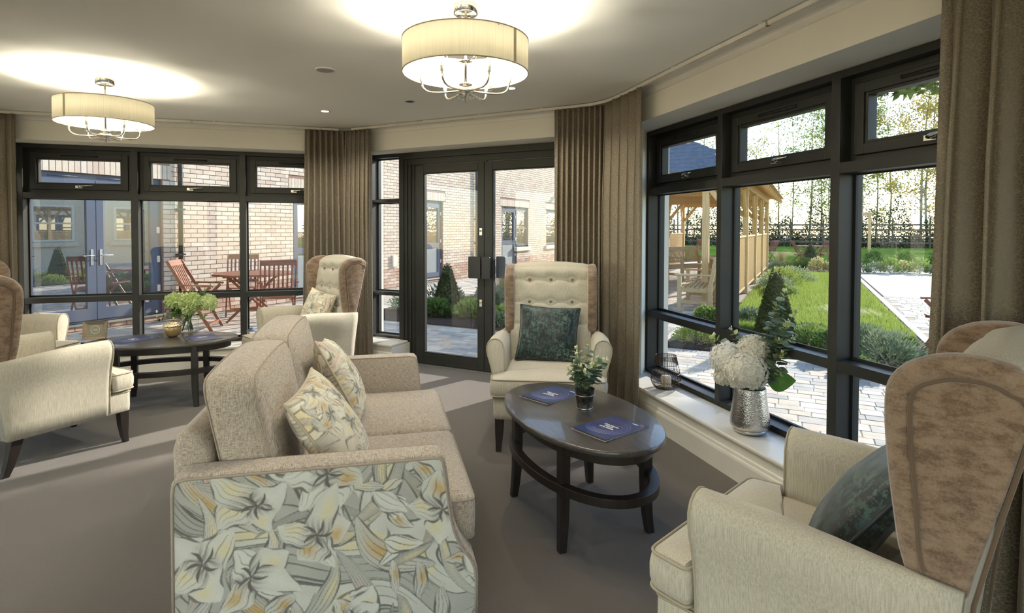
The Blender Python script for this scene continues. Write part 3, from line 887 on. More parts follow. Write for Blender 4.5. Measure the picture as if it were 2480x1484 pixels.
def make_wing_chair():
    t = empty('wing_chair')
    LN, PI_, VE = M['linen'], M['linen_pipe'], M['velvet']
    # seat box below the cushion
    x = MB(); out = rounded([(-.345, -.065), (.345, -.065), (.345, .02), (.345, .60), (-.345, .60), (-.345, .02)], [.03, .03, 0, .01, .01, 0])
    x.slab(out, [(.205, .012), (.212, .002), (.24, 0), (.325, 0), (.34, .006), (.344, .03)])
    x.build('seat_base', LN, t)
    p = MB(); p.tube([(a, b, .335) for a, b in inset(out, -.001)], .0045, 6, closed=True); p.build('piping', PI_, t)
    # T shaped cushion
    T = [(-.352, -.080), (.352, -.080), (.368, .050), (.286, .062), (.283, .53), (-.283, .53), (-.286, .062), (-.368, .050)]
    out = resample(rounded(T, [.035, .035, .02, .012, .03, .03, .012, .02], 4), .05)
    x = MB(); x.slab(out, [(.350, .03), (.352, .010), (.358, .0), (.385, -.008), (.42, -.009), (.448, -.003), (.458, .002), (.466, .016), (.476, .06), (.484, .12), (.486, .18)])
    c = x.build('seat_cushion', LN, t)
    for z, d in ((.356, -.003), (.460, .0)):
        p = MB(); p.tube([(a, b, z) for a, b in inset(out, d)], .0048, 6, closed=True); p.build('piping', PI_, c)
    # arms
    prof = [(.283, .215), (.283, .40), (.283, .56), (.286, .62), (.298, .662), (.318, .684), (.345, .692), (.372, .686), (.392, .668), (.403, .640), (.403, .61), (.396, .575), (.384, .535), (.372, .49), (.365, .44), (.360, .38), (.357, .30), (.355, .215)]
    for s in (-1, 1):
        secs = []
        for y, k in ((.070, -.006), (.073, 0), (.10, 0), (.25, 0), (.40, 0), (.50, 0), (.57, 0), (.60, 0)):
            q = []
            for px, pz in inset(prof, -k):
                f = max(0, (y - .30) / .30)
                z = pz - (.030 * f if pz > .6 else .030 * f * max(0, (pz - .4) / .2))
                xx = px if px < .34 else .345 + (px - .345) * (1 - .75 * f * f)
                yy = y + (max(0, (pz - .215)) * .10 if y > .55 else 0) * (1 if y > .58 else .4)
                q.append(Vector((xx * s, yy, z)))
            secs.append(q)
        x = MB(); closed_loft(x, secs); a_ = x.build('arm', LN, t)
        p = MB(); p.tube([(px * s, .0715, pz) for px, pz in inset(prof[1:], .002)], .0048, 6); p.build('piping', PI_, a_)
    # back with buttons
    nu, nv = 44, 72
    B3 = [(xx, zz) for zz in (1.03, .87, .715) for xx in (-.155, 0, .155)]
    vs = []; fs = []
    for j in range(nv + 1):
        v = j / nv
        for i in range(nu + 1):
            u = i / nu * 2 - 1
            z = .40 + (1.135 - .40) * v
            hw = .285 + .012 * v
            arch = .018 * (1 - u * u) * max(0, (v - .8) / .2)
            y = .500 + (z - .40) * .165
            dome = .018 * (1 - u ** 4) * min(1, (1 - v) * 12, v * 6 + .2)
            if v > .93:
                y += .05 * ((v - .93) / .07) ** 2; z -= .012 * ((v - .93) / .07) ** 2
            y -= dome
            for bx, bz in B3:
                d2 = ((u * hw - bx) ** 2 + (z - bz) ** 2)
                y += .020 * math.exp(-d2 / .0011) + .006 * math.exp(-abs(z - bz) / .012) * (1 if abs(u * hw) < .2 else .4)
            vs.append((u * hw, y, z + arch))
    for j in range(nv):
        for i in range(nu):
            a = j * (nu + 1) + i; fs.append((a, a + 1, a + nu + 2, a + nu + 1))
    x = MB(); x.add(vs, fs, True); bk = x.build('backrest', LN, t)
    for bx, bz in B3:
        y = .500 + (bz - .40) * .165 - .004
        m_ = MB(); m_.lathe([(.0005, .006), (.006, .0055), (.0105, .003), (.012, 0), (.010, -.003)], 12); vs2 = [(v_[0] + bx, y - v_[2], v_[1] + bz) for v_ in m_.v]; m2 = MB(); m2.add(vs2, m_.f, True); m2.build('button', M['velvet'], bk)
    # outside back shell
    prof = [(.600, .205), (.62, .36), (.648, .63), (.70, .86), (.73, 1.0), (.752, 1.095), (.735, 1.128), (.69, 1.146), (.64, 1.13), (.62, 1.09), (.56, .8), (.53, .4), (.53, .215)]
    secs = []
    for sx, k, zz in ((-.300, .02, -.012), (-.298, 0.004, -.01), (-.24, 0, 0), (-.12, -.002, .008), (0, -.003, .011), (.12, -.002, .008), (.24, 0, 0), (.298, .004, -.01), (.300, .02, -.012)):
        secs.append([Vector((sx, a, b + (zz if b > 1 else 0))) for a, b in inset(prof, k)])
    x = MB(); closed_loft(x, secs); sb = x.build('back_panel', LN, t)
    # wings
    wp = [(.545, .648), (.530, .70), (.518, .78), (.506, .88), (.499, .97), (.499, 1.04), (.512, 1.075), (.535, 1.102), (.565, 1.122), (.605, 1.137), (.66, 1.142), (.705, 1.132), (.742, 1.112), (.752, 1.09), (.742, 1.03), (.728, .97), (.708, .88), (.680, .77), (.660, .69), (.645, .632), (.60, .640)]
    wp = [tuple(v_)[:2] for v_ in smoothline([Vector((a, b, 0)) for a, b in wp + [wp[0]]], 3)][:-1]
    for s in (-1, 1):
        x = MB(); n_ = len(wp); lv = [(.266, .012), (.270, .003), (.29, 0), (.318, 0), (.325, .004), (.328, .012)]
        for xx, ins in lv: x.v += [(s * xx, q_[0], q_[1]) for q_ in inset(wp, ins)]
        for i in range(len(lv) - 1): x.f += [(i * n_ + k, i * n_ + (k + 1) % n_, (i + 1) * n_ + (k + 1) % n_, (i + 1) * n_ + k) for k in range(n_)]
        x.f += [tuple(range(n_))[::-1], tuple(range((len(lv) - 1) * n_, len(lv) * n_))]; x.smooth = [True] * len(x.f)
        wg = x.build('wing', VE, t, label='brown velvet wing')
        edge = [(.549, .655), (.533, .70), (.521, .78), (.509, .88), (.502, .97), (.503, 1.04), (.515, 1.075), (.538, 1.102), (.568, 1.120), (.605, 1.133), (.66, 1.138), (.705, 1.130), (.735, 1.115)]
        cp = smoothline([Vector((s * .302, a_, b_)) for a_, b_ in edge], 3)
        # roll along the front and top edge
        rl = []
        for i_, q_ in enumerate(cp):
            tn = (cp[min(i_ + 1, len(cp) - 1)] - cp[max(i_ - 1, 0)]).normalized(); rl.append(q_ + Vector((0, tn.z, -tn.y)) * .024)
        x = MB(); kx = len(rl); x.tube(rl, [.020] + [.027] * 2 + [.0315] * (kx - 5) + [.026, .016], 14); x.build('wing_roll', VE, wg)
        rl = []
        for i_, q_ in enumerate(cp):
            tn = (cp[min(i_ + 1, len(cp) - 1)] - cp[max(i_ - 1, 0)]).normalized(); rl.append(Vector((s * .3295, q_.y, q_.z)) + Vector((0, tn.z, -tn.y)) * min(.046, .030 + i_ * .002))
        rl += [Vector((s * .3295, .728, 1.07)), Vector((s * .3285, .742, 1.045))]
        p = MB(); p.tube(rl, .005, 6); p.build('piping', M['velvet_pipe'], wg)
        p = MB(); p.tube([(s * .318, a + .006, b) for a, b in [(.615, .225), (.630, .40), (.655, .63), (.69, .80), (.722, .94), (.748, 1.06), (.757, 1.10)]], .0048, 6); p.build('piping', M['velvet_pipe'], sb)
    # legs
    for s in (-1, 1):
        x = MB(); secs = []
        for z, cx, cy, h in ((.21, .305, -.028, .028), (.12, .307, -.030, .025), (.05, .309, -.034, .019), (0, .312, -.042, .0155)):
            secs.append([Vector((s * (cx + a * h), cy + b * h, z)) for a, b in ((-1, -1), (1, -1), (1, 1), (-1, 1))])
        closed_loft(x, secs, False); x.build('leg', M['wenge_leg'], t, bevel=.003)
        x = MB(); secs = []
        for z, cx, cy, h in ((.22, .29, .535, .030), (.14, .29, .550, .027), (.06, .29, .570, .022), (0, .29, .592, .018)):
            secs.append([Vector((s * (cx + a * h), cy + b * h, z)) for a, b in ((-1, -1), (1, -1), (1, 1), (-1, 1))])
        closed_loft(x, secs, False); x.build('leg', M['wenge_leg'], t, bevel=.003)
    return t

def cushion(label, name, w, h, T, mat_, cols=None, n=44, pipe=None, group=None, seed=1, res=None):
    """pillow lying in its own xz plane, thick along y; origin at its bottom edge"""
    t = thing(name, label, 'cushion', group=group)
    n = res or n
    g = np.linspace(-1, 1, n + 1); Ug, Vg = np.meshgrid(g, g)
    pin = 1 - .075 * (1 - Vg ** 2) * np.abs(Ug) ** 3; pin2 = 1 - .075 * (1 - Ug ** 2) * np.abs(Vg) ** 3
    Xg = Ug * w / 2 * pin; Zg = Vg * h / 2 * pin2 + h / 2
    rs = np.random.RandomState(seed)
    th = T / 2 * (np.clip((1 - Ug ** 2), 0, 1) * np.clip((1 - Vg ** 2), 0, 1)) ** .42
    th = th * (1 + .07 * np.sin(Ug * 4 + seed) * np.sin(Vg * 5 + seed * 2)) + .0025 * np.sin((Ug + Vg) * 15) * (1 - np.abs(Ug)) * np.abs(Vg)
    N_ = (n + 1) ** 2
    vs = list(zip(Xg.ravel(), (-th).ravel(), Zg.ravel())) + list(zip(Xg.ravel(), th.ravel(), Zg.ravel()))
    fs = []
    for j in range(n):
        for i in range(n):
            a = j * (n + 1) + i
            fs.append((a, a + 1, a + n + 2, a + n + 1)); fs.append((N_ + a, N_ + a + n + 1, N_ + a + n + 2, N_ + a + 1))
    x = MB(); x.add(vs, fs, True); o = x.build('cover', mat_, t)
    if cols is not None:
        c = sample(cols, (Ug.ravel() + 1) / 2, (Vg.ravel() + 1) / 2); paint(o, np.concatenate([c, c[::-1]]))
    if pipe:
        idx = [(0, i) for i in range(n)] + [(i, n) for i in range(n)] + [(n, n - i) for i in range(n)] + [(n - i, 0) for i in range(n)]
        p = MB(); p.tube([(Xg[j, i], 0, Zg[j, i]) for j, i in idx], .0055, 6, closed=True); p.build('piping', pipe, t)
    return t

# teal cushion: broken satin blocks
m = M['teal'] = mat('teal_jacquard', srgb(30, 44, 46), .45, sheen=.3, spec=.3)
N_, L_, B_ = NT(m)
nA = noise(m, coord(m, (48, 40, 18)), 1.6, 8, .75); nB = noise(m, coord(m, (16, 20, 40)), 1.5, 5, .8); nC = noise(m, coord(m), 8, 3)
mm = mathn(m, 'ADD', mathn(m, 'MULTIPLY', nA, .6), mathn(m, 'MULTIPLY', nB, .4))
f = ramp(m, mm, [(.505, (0, 0, 0)), (.515, (1, 1, 1))])
cc = mixc(m, f, ramp(m, nC, [(.4, srgb(9, 15, 17)), (.6, srgb(17, 34, 36))]), ramp(m, nC, [(.38, srgb(36, 60, 56)), (.62, srgb(78, 100, 92))]))
setcol(m, cc); r_ = ramp(m, f, [(0, (.42, .42, .42)), (1, (.6, .6, .6))]); L_.new(r_, B_.inputs['Roughness']); bump(m, f, .2, .001)

chair0 = make_wing_chair()
POSE = {'C1': (.231, 3.591, -.091), 'C4': (-2.835, 3.834, 2.675), 'C3': (-2.062, 4.82, -.764), 'C2': (.71, 1.849, -2.362), 'C5': (-3.674, 4.393, 1.523)}
LAB = {'C1': 'wing chair facing the camera before the glazed door, dark teal cushion in it',
       'C2': 'nearest wing chair, large brown velvet wing, beside the sill with the silver vase',
       'C3': 'wing chair with a lily print cushion, between the sofa and the curtained corner',
       'C4': 'wing chair seen from its side with a bright patch of sun on the arm',
       'C5': 'wing chair mostly hidden behind the sunlit one, its arm against the left window'}
GC = 'beige wing chairs with brown velvet wings'
CH = {}
for i, k in enumerate(('C1', 'C2', 'C3', 'C4', 'C5')):
    o = chair0 if i == 0 else copy_tree(chair0)
    o.location = (POSE[k][0], POSE[k][1], 0); o.rotation_euler = (0, 0, POSE[k][2])
    tag(o, LAB[k], 'armchair', GC); CH[k] = o
def in_chair(o, k, x_, y_, z_, tilt, yaw=0.0, roll=0.0):
    X, Y, a = POSE[k] if isinstance(k, str) else k
    o.location = (X + x_ * cos(a) - y_ * sin(a), Y + x_ * sin(a) + y_ * cos(a), z_)
    o.rotation_euler = (Matrix.Rotation(a + yaw, 4, 'Z') @ Matrix.Rotation(-tilt, 4, 'X') @ Matrix.Rotation(roll, 4, 'Y')).to_euler()
pipe_t = varied('teal_piping', srgb(24, 34, 38), .2, 50, .5)
c_ = cushion('square dark teal jacquard cushion propped in the chair facing the camera', 'cushion', .43, .40, .15, M['teal'], None, 36, pipe_t, 'dark teal cushions', 3)
in_chair(c_, 'C1', -.03, .36, .475, rad(22), rad(-3), rad(3))
c_ = cushion('dark teal jacquard cushion in the nearest wing chair, half hidden by its wing', 'cushion', .43, .40, .15, M['teal'], None, 36, pipe_t, 'dark teal cushions', 5)
in_chair(c_, 'C2', .05, .27, .470, rad(36), rad(10), rad(-6))
FL = [floral(.46, .46, .0022, s, .95, 1.1, (.66, .63, .56)) for s in (21, 34, 55)]
c_ = cushion('lily print cushion standing in the far wing chair beside the corner curtain', 'cushion', .40, .38, .14, M['print_cushion'], FL[0], 110, M['print_pipe'], 'lily print cushions', 4)
in_chair(c_, 'C3', -.03, .38, .475, rad(20), rad(6), rad(7))

# ------------------------------------------------------------------ sofa
SP = (-.398, 2.647, 1.797)
t = thing('sofa', 'two seat beige chenille sofa with lily print on the outside of its arm', 'sofa', (SP[0], SP[1], 0), SP[2])
CHN = M['chenille']
side = [(.822, .10), (.822, .60), (.818, .635), (.805, .654), (.78, .660), (.70, .660), (.35, .660), (.04, .660), (.012, .656), (-.002, .640), (-.010, .59), (-.018, .52), (-.027, .453), (-.038, .405), (-.053, .365), (-.078, .325), (-.100, .295), (-.110, .26), (-.113, .22), (-.112, .10)]
for s in (-1, 1):
    x = MB()
    x.slab(side, [(.700, .012), (.702, .003), (.71, 0), (.785, 0), (.796, .004), (.799, .012), (.799, .016)])
    vs = [(s * v_[2], v_[0], v_[1]) for v_ in x.v]
    y = MB(); y.add(vs, x.f, True); arm = y.build('arm', CHN, t)
    # printed outer panel
    st = .0016
    y0, y1, z0, z1 = -.125, .83, .10, .665
    ny, nz = int((y1 - y0) / st), int((z1 - z0) / st)
    if s > 0: ny //= 6; nz //= 6
    img = floral(y1 - y0, z1 - z0, .0012, 77, 1.12, 1.0) if s < 0 else FL[1]
    poly = np.array(inset(side, .010))
    gy = np.linspace(y0, y1, ny + 1); gz = np.linspace(z0, z1, nz + 1)
    YY, ZZ = np.meshgrid(gy, gz)
    ins = np.zeros(YY.shape, bool); px, pz = poly[:, 0], poly[:, 1]
    for i in range(len(poly)):
        j = i - 1
        c1_ = (pz[i] > ZZ) != (pz[j] > ZZ)
        with np.errstate(divide='ignore', invalid='ignore'):
            c2_ = YY < (px[j] - px[i]) * (ZZ - pz[i]) / (pz[j] - pz[i] + 1e-12) + px[i]
        ins ^= (c1_ & c2_)
    bul = .004 * np.sin(np.clip((YY - y0) / (y1 - y0), 0, 1) * pi) * np.sin(np.clip((ZZ - z0) / (z1 - z0), 0, 1) * pi)
    V = np.stack([s * (.8025 + bul), YY, ZZ], -1).reshape(-1, 3)
    q = ins[:-1, :-1] & ins[1:, :-1] & ins[:-1, 1:] & ins[1:, 1:]
    jj, ii = np.nonzero(q); a = jj * (ny + 1) + ii
    Fq = np.stack([a, a + 1, a + ny + 2, a + ny + 1], 1)
    used = np.unique(Fq); remap = -np.ones(len(V), int); remap[used] = np.arange(len(used))
    me = bpy.data.meshes.new('print_panel'); nf = len(Fq)
    me.vertices.add(len(used)); me.vertices.foreach_set('co', V[used].astype(np.float32).ravel())
    me.loops.add(nf * 4); me.loops.foreach_set('vertex_index', remap[Fq].astype(np.int32).ravel())
    me.polygons.add(nf); me.polygons.foreach_set('loop_start', np.arange(0, nf * 4, 4, dtype=np.int32)); me.polygons.foreach_set('loop_total', np.full(nf, 4, dtype=np.int32))
    me.update(calc_edges=True); me.materials.append(M['print'])
    for p_ in me.polygons: p_.use_smooth = True
    o = bpy.data.objects.new('print_panel', me); link(o, arm); o['label'] = 'lily print panel on the outside of the arm'
    paint(o, sample(img, (V[used][:, 1] - y0) / (y1 - y0), (V[used][:, 2] - z0) / (z1 - z0)))
    p = MB(); p.tube([(s * .8025, a, b) for a, b in inset(side, .011)], .0042, 6); p.build('piping', M['sofa_pipe'], arm)
    p = MB(); p.tube([(s * .703, a, b) for a, b in inset(side, .004)], .0035, 6); p.build('piping', M['sofa_pipe'], arm)
# base and front rail
x = MB(); x.box(-.705, .705, -.085, .80, .10, .300); x.build('seat_base', CHN, t, bevel=.02, seg=3)
# back frame
bp = [(.72, .10), (.72, .60), (.735, .70), (.765, .748), (.80, .762), (.832, .748), (.846, .70), (.842, .55), (.830, .10)]
x = MB(); x.slab(bp, [(-.700, .03), (-.695, .008), (-.68, 0), (.68, 0), (.695, .008), (.700, .03)])
vs = [(v_[2], v_[0], v_[1]) for v_ in x.v]; y = MB(); y.add(vs, x.f, True); y.build('back_frame', CHN, t)
# seat cushions
for x0, x1 in ((-.697, -.003), (.003, .697)):
    o_ = rounded([(x0, -.118), (x1, -.118), (x1, .62), (x0, .62)], .035, 4); o_ = resample(o_, .06)
    y = MB(); y.slab(o_, [(.300, .03), (.303, .008), (.315, 0), (.36, -.004), (.42, -.004), (.445, 0), (.458, .010), (.464, .03), (.472, .09), (.476, .16), (.477, .22)])
    c = y.build('seat_cushion', CHN, t)
    p = MB(); p.tube([(a, b, .447) for a, b in o_], .003, 5, closed=True); p.tube([(a, b, .312) for a, b in o_], .003, 5, closed=True); p.build('seam', M['sofa_pipe'], c)
# back cushions
for x0, x1, dz in ((-.692, -.002, 0), (.002, .692, .004)):
    c = (x0 + x1) / 2; hw = (x1 - x0) / 2
    o_ = resample(rounded([(x0, .44), (x1, .44), (x1, .915), (x0, .915)], [.03, .03, .07, .07], 5), .05)
    y = MB(); y.slab(o_, [(-.105, .09), (-.098, .035), (-.085, .008), (-.07, 0), (0, -.006), (.05, -.002), (.066, .006), (.076, .03), (.084, .08), (.088, .15)])
    vs = []
    for vx, vz, vd in y.v:
        k = (vz - .44) * .24
        crown = .018 * (1 - ((vx - c) / hw) ** 2) * max(0, (vz - .6) / .3)
        vs.append((vx, .60 - vd + k * .85 - .02, vz + crown + dz))
    y2 = MB(); y2.add(vs, [tuple(reversed(f)) for f in y.f], True); bc = y2.build('back_cushion', CHN, t)
    def mapc(vx, vz, vd):
        return (vx, .60 - vd + (vz - .44) * .24 * .85 - .02, vz + .018 * (1 - ((vx - c) / hw) ** 2) * max(0, (vz - .6) / .3) + dz)
    p = MB(); p.tube([mapc(a, b, .066) for a, b in inset(o_, .006)], .003, 5, closed=True); p.tube([mapc(a, b, -.085) for a, b in inset(o_, .006)], .003, 5, closed=True); p.build('seam', M['sofa_pipe'], bc)
for s in (-1, 1):
    for yy in (-.03, .76):
        x = MB(); closed_loft(x, [[Vector((s * (.70 + a * h), yy + b * h, z)) for a, b in ((-1, -1), (1, -1), (1, 1), (-1, 1))] for z, h in ((.11, .03), (0, .022))], False); x.build('leg', M['wenge_leg'], t, bevel=.003)
c_ = cushion('lily print cushion leaning on the sofa back, nearest the printed arm', 'cushion', .42, .41, .16, M['print_cushion'], FL[1], 160, M['print_pipe'], 'lily print cushions', 7)
in_chair(c_, SP, -.41, .28, .470, rad(33), rad(-8), rad(-4))
c_ = cushion('lily print cushion at the far end of the sofa seat', 'cushion', .42, .42, .16, M['print_cushion'], FL[2], 150, M['print_pipe'], 'lily print cushions', 9)
in_chair(c_, SP, .25, .30, .480, rad(28), rad(4), rad(10))

# ------------------------------------------------------------------ oval tables
def make_table():
    t = empty('coffee_table')
    def ov(a, b, n=96, e=2.12):
        return [(a * abs(cos(k)) ** (2 / e) * (1 if cos(k) >= 0 else -1), b * abs(sin(k)) ** (2 / e) * (1 if sin(k) >= 0 else -1)) for k in [2 * pi * i / n for i in range(n)]]
    x = MB(); x.slab(ov(.545, .318), [(.480, .008), (.481, .003), (.485, 0), (.502, 0), (.5055, .003), (.506, .006)]); x.build('tabletop', M['wenge'], t)
    def ringb(a, b, wd, z0, z1, nm):
        n = 96; o1, i1 = ov(a, b, n), ov(a - wd, b - wd, n); y = MB()
        vs = [(p[0], p[1], z) for z in (z0, z1) for p in o1] + [(p[0], p[1], z) for z in (z0, z1) for p in i1]
        fs = []
        for k in range(n):
            k2 = (k + 1) % n
            fs += [(k, k2, n + k2, n + k), (2 * n + k2, 2 * n + k, 3 * n + k, 3 * n + k2), (n + k, n + k2, 3 * n + k2, 3 * n + k), (k2, k, 2 * n + k, 2 * n + k2)]
        y.add(vs, fs, False); return y.build(nm, M['wenge_leg'], t, bevel=.002)
    ringb(.495, .268, .022, .430, .480, 'apron')
    ringb(.520, .292, .045, .262, .300, 'stretcher')
    for sx in (-1, 1):
        for sy in (-1, 1):
            x = MB(); secs = []
            for z, cx, cy, h in ((.48, .268, .212, .023), (.28, .268, .212, .0225), (.15, .270, .214, .021), (.07, .274, .219, .019), (0, .281, .226, .0165)):
                secs.append([Vector((sx * (cx + a * h), sy * (cy + b * h), z)) for a, b in ((-1, -1), (1, -1), (1, 1), (-1, 1))])
            closed_loft(x, secs, True); x.build('leg', M['wenge_leg'], t, bevel=.002)
    return t
T1 = make_table(); tag(T1, 'dark oval coffee table nearest the camera, with brochures and a potted plant', 'coffee table', 'dark oval coffee tables')
T1.location = (.325, 2.797, 0); T1.rotation_euler = (0, 0, rad(-68.5))
T2 = copy_tree(T1); tag(T2, 'dark oval coffee table before the left window, with the bouquet and acorn jar', 'coffee table', 'dark oval coffee tables')
T2.location = (-2.813, 4.605, 0); T2.rotation_euler = (0, 0, rad(17))
ZTB = .506

# ------------------------------------------------------------------ brochures
m = M['navy'] = mat('navy_cover', srgb(48, 58, 102), .32, coat=.5)
n1 = noise(m, coord(m), 5, 2); setcol(m, ramp(m, n1, [(.3, srgb(40, 48, 90)), (.7, srgb(62, 78, 122))]))
M['paper'] = varied('paper', srgb(214, 200, 178), .05, 60, .8)
M['ink'] = mat('white_ink', srgb(240, 238, 236), .6); M['ring_ink'] = mat('lilac_ink', srgb(124, 118, 176), .5); M['red_ink'] = mat('red_ink', srgb(180, 70, 90), .6)
def text(body, size, x_, y_, z_, m_, parent, name, bold=0.0, align='CENTER', sp=1.0):
    cu = bpy.data.curves.new(name, 'FONT'); cu.body = body; cu.size = size; cu.align_x = align; cu.offset = bold; cu.space_line = sp; cu.resolution_u = 2
    cu.materials.append(m_); to = bpy.data.objects.new(name, cu); me = bpy.data.meshes.new_from_object(to); o = bpy.data.objects.new(name, me); link(o, parent); o.location = (x_, y_, z_); bpy.data.objects.remove(to); return o
def brochure(label, cx, cy, rz, open_=.007, z=ZTB):
    W, Hh = .205, .292
    t = thing('brochure', label, 'brochure', (cx, cy, z), rz, 'welcome brochures')
    x = MB(); x.box(-W / 2, W / 2, -Hh / 2, Hh / 2, .0003, .0012); x.build('back_cover', M['navy'], t)
    x = MB(); x.box(-W / 2 + .001, W / 2 - .001, -Hh / 2 + .001, Hh / 2 - .001, .0014, .0030); x.build('pages', M['paper'], t)
    zf = lambda y_: .0033 + open_ * max(0, (-.045 - y_) / .1) ** 1.7
    n = 14; vs = []; fs = []
    for i in range(n + 1):
        yy = Hh / 2 - Hh * i / n; z_ = zf(yy)
        for xx in (-W / 2, W / 2): vs += [(xx, yy, z_), (xx, yy, z_ + .0007)]
    for i in range(n):
        a = i * 4; b = a + 4
        fs += [(a + 1, b + 1, b + 3, a + 3), (a, a + 2, b + 2, b), (a, b, b + 1, a + 1), (a + 2, a + 3, b + 3, b + 2)]
    fs += [(0, 1, 3, 2), (n * 4, n * 4 + 2, n * 4 + 3, n * 4 + 1)]
    x = MB(); x.add(vs, fs, False); fc = x.build('front_cover', M['navy'], t)
    x = MB(); ox, oy = -.0155, .005
    for r_, wd in ((.100, .0008), (.0885, .0005), (.083, .0005), (.073, .0005), (.064, .0006)):
        vv = []
        for k in range(97):
            a = 2 * pi * k / 96; px = max(-W / 2 + .001, min(W / 2 - .001, ox + r_ * cos(a))); py = oy + r_ * sin(a)
            vv.append((px, py, zf(py) + .0008))
        x.tube(vv, wd, 3, sm=False)
    x.build('ring_print', M['ring_ink'], fc)
    zz = .0042
    text('A warm welcome to', .0122, -.011, .038, zz, M['ring_ink'], fc, 'small_lettering', .0001)
    text('Overstone\nHouse\ncare home', .0188, -.0105, .0165, zz, M['ink'], fc, 'title_lettering', .0007, sp=.92)
    text('anchor', .0125, .030, .116, zz, M['ink'], fc, 'logo_lettering', .0006, align='LEFT')
    x = MB(); x.tube([(.078 + .0055 * cos(a), .121 + .0055 * sin(a), zz) for a in [k * pi / 8 for k in range(13)]], .001, 4); x.build('logo_mark', M['red_ink'], fc)
    return t
brochure('navy welcome brochure at the near end of the nearest coffee table', .442, 2.552, math.atan2(-.17, .135))
brochure('navy welcome brochure left of the potted plant, towards the buttoned chair', .214, 3.063, rad(-46))
brochure('navy brochure on the far coffee table, right of the acorn jar', -2.525, 4.675, rad(42), .002)
brochure('navy brochure on the far coffee table, left of the acorn jar', -3.035, 4.570, rad(-28), .003)
# ------------------------------------------------------------------ leaves and flowers
def leaf_mesh(name, L, W, m_, fold=.15, curl=.2, tip=1.0, n=5):
    """one leaf along +x, base at origin"""
    vs = []; fs = []
    for i in range(n + 1):
        u = i / n; wd = W * sin(pi * min(1, u * .93 + .04) ** tip) * (1 if u < 1 else .15)
        z = -curl * L * u * u
        vs += [(L * u, -wd, z + fold * wd), (L * u, 0, z), (L * u, wd, z + fold * wd)]
    for i in range(n):
        a = i * 3; fs += [(a, a + 3, a + 4, a + 1), (a + 1, a + 4, a + 5, a + 2)]
    x = MB(); x.add(vs, fs, True); return x.mesh(name, m_)
def leaf_m(name, c1, c2, rough=.55, trans=.25, sc=25):
    m = mat(name, c1, rough); N, L, B = NT(m)
    n = noise(m, coord(m), sc, 2); oi = N.new('ShaderNodeObjectInfo')
    f = mathn(m, 'ADD', mathn(m, 'MULTIPLY', n, .5), mathn(m, 'MULTIPLY', oi.outputs['Random'], .5))
    c = ramp(m, f, [(.25, c1), (.75, c2)]); setcol(m, c)
    t = N.new('ShaderNodeBsdfTranslucent'); L.new(c, t.inputs[0]); mx = N.new('ShaderNodeMixShader'); mx.inputs[0].default_value = trans
    L.new(B.outputs[0], mx.inputs[1]); L.new(t.outputs[0], mx.inputs[2]); L.new(mx.outputs[0], N['Material Output'].inputs[0])
    return m
M['euc'] = leaf_m('eucalyptus_leaf', srgb(80, 102, 78), srgb(142, 158, 132))
M['euc_tip'] = leaf_m('pale_eucalyptus_leaf', srgb(160, 172, 104), srgb(206, 214, 152))
M['bud'] = varied('cream_bud', srgb(226, 228, 196), .05, 60, .7)
M['stem'] = varied('green_stem', srgb(96, 118, 62), .15, 40, .6)
M['hyd'] = leaf_m('white_petal', srgb(240, 236, 222), srgb(254, 252, 246), .8, .5, 60)
M['mum'] = leaf_m('lime_petal', srgb(186, 204, 128), srgb(234, 240, 196), .8, .3, 40)
M['garden_leaf'] = leaf_m('bouquet_leaf', srgb(44, 82, 30), srgb(104, 146, 62), .45)
M['big_leaf'] = leaf_m('broad_leaf', srgb(54, 104, 20), srgb(92, 140, 40), .45, .3)

def place_leaf(me, name, parent, p, d, roll, s, rr):
    o = bpy.data.objects.new(name, me); link(o, parent)
    d = Vector(d).normalized(); q = d.to_track_quat('X', 'Z')
    o.rotation_mode = 'QUATERNION'; o.rotation_quaternion = q @ Vector((1, 0, 0)).rotation_difference(Vector((1, 0, 0))) @ Matrix.Rotation(roll, 3, 'X').to_quaternion()
    o.location = p; o.scale = (s, s, s); return o
def sprig(parent, base, tip, rr, lm, tm, nl, size, bend=.03, stem_r=.0016, budm=None, tips=2):
    base = Vector(base); tip = Vector(tip); mid = (base + tip) / 2 + Vector((rr.uniform(-bend, bend), rr.uniform(-bend, bend), bend * .3))
    P = smoothline([base, mid, tip], 5)
    x = MB(); x.tube(P, [stem_r * (1 - .5 * i / (len(P) - 1)) for i in range(len(P))], 5); x.build('stem', M['stem'], parent)
    for i in range(nl):
        f = .15 + .85 * (i + 1) / (nl + .2); idx = min(f, .999) * (len(P) - 1); k = int(idx); p = P[k].lerp(P[min(k + 1, len(P) - 1)], idx - k)
        axis = (P[min(k + 1, len(P) - 1)] - P[max(k - 1, 0)]).normalized(); a0 = i * 1.9 + rr.random()
        side = axis.orthogonal().normalized()
        for h in (0, pi):
            d = (Matrix.Rotation(a0 + h, 3, axis) @ side) + axis * rr.uniform(.1, .7) + Vector((0, 0, rr.uniform(-.3, .2)))
            istip = i >= nl - tips
            place_leaf(tm if istip else lm, 'leaf', parent, p, d, rr.uniform(-.5, .5), size * rr.uniform(.75, 1.2) * (.75 if istip else 1), rr)
    if budm is not None:
        x = MB()
        for q in range(5):
            e = tip + Vector((rr.uniform(-.006, .006), rr.uniform(-.006, .006), rr.uniform(.002, .018)))
            x.lathe([(.0003, -.004), (.0032, 0), (.003, .004), (.0004, .007)], 6, tuple(e))
        x.build('flower_bud', budm, parent)
rr = random.Random(4)
LE = leaf_mesh('leaf', .034, .0165, M['euc'], .12, .15, .8); LT = leaf_mesh('leaf', .026, .012, M['euc_tip'], .35, -.2, .8)
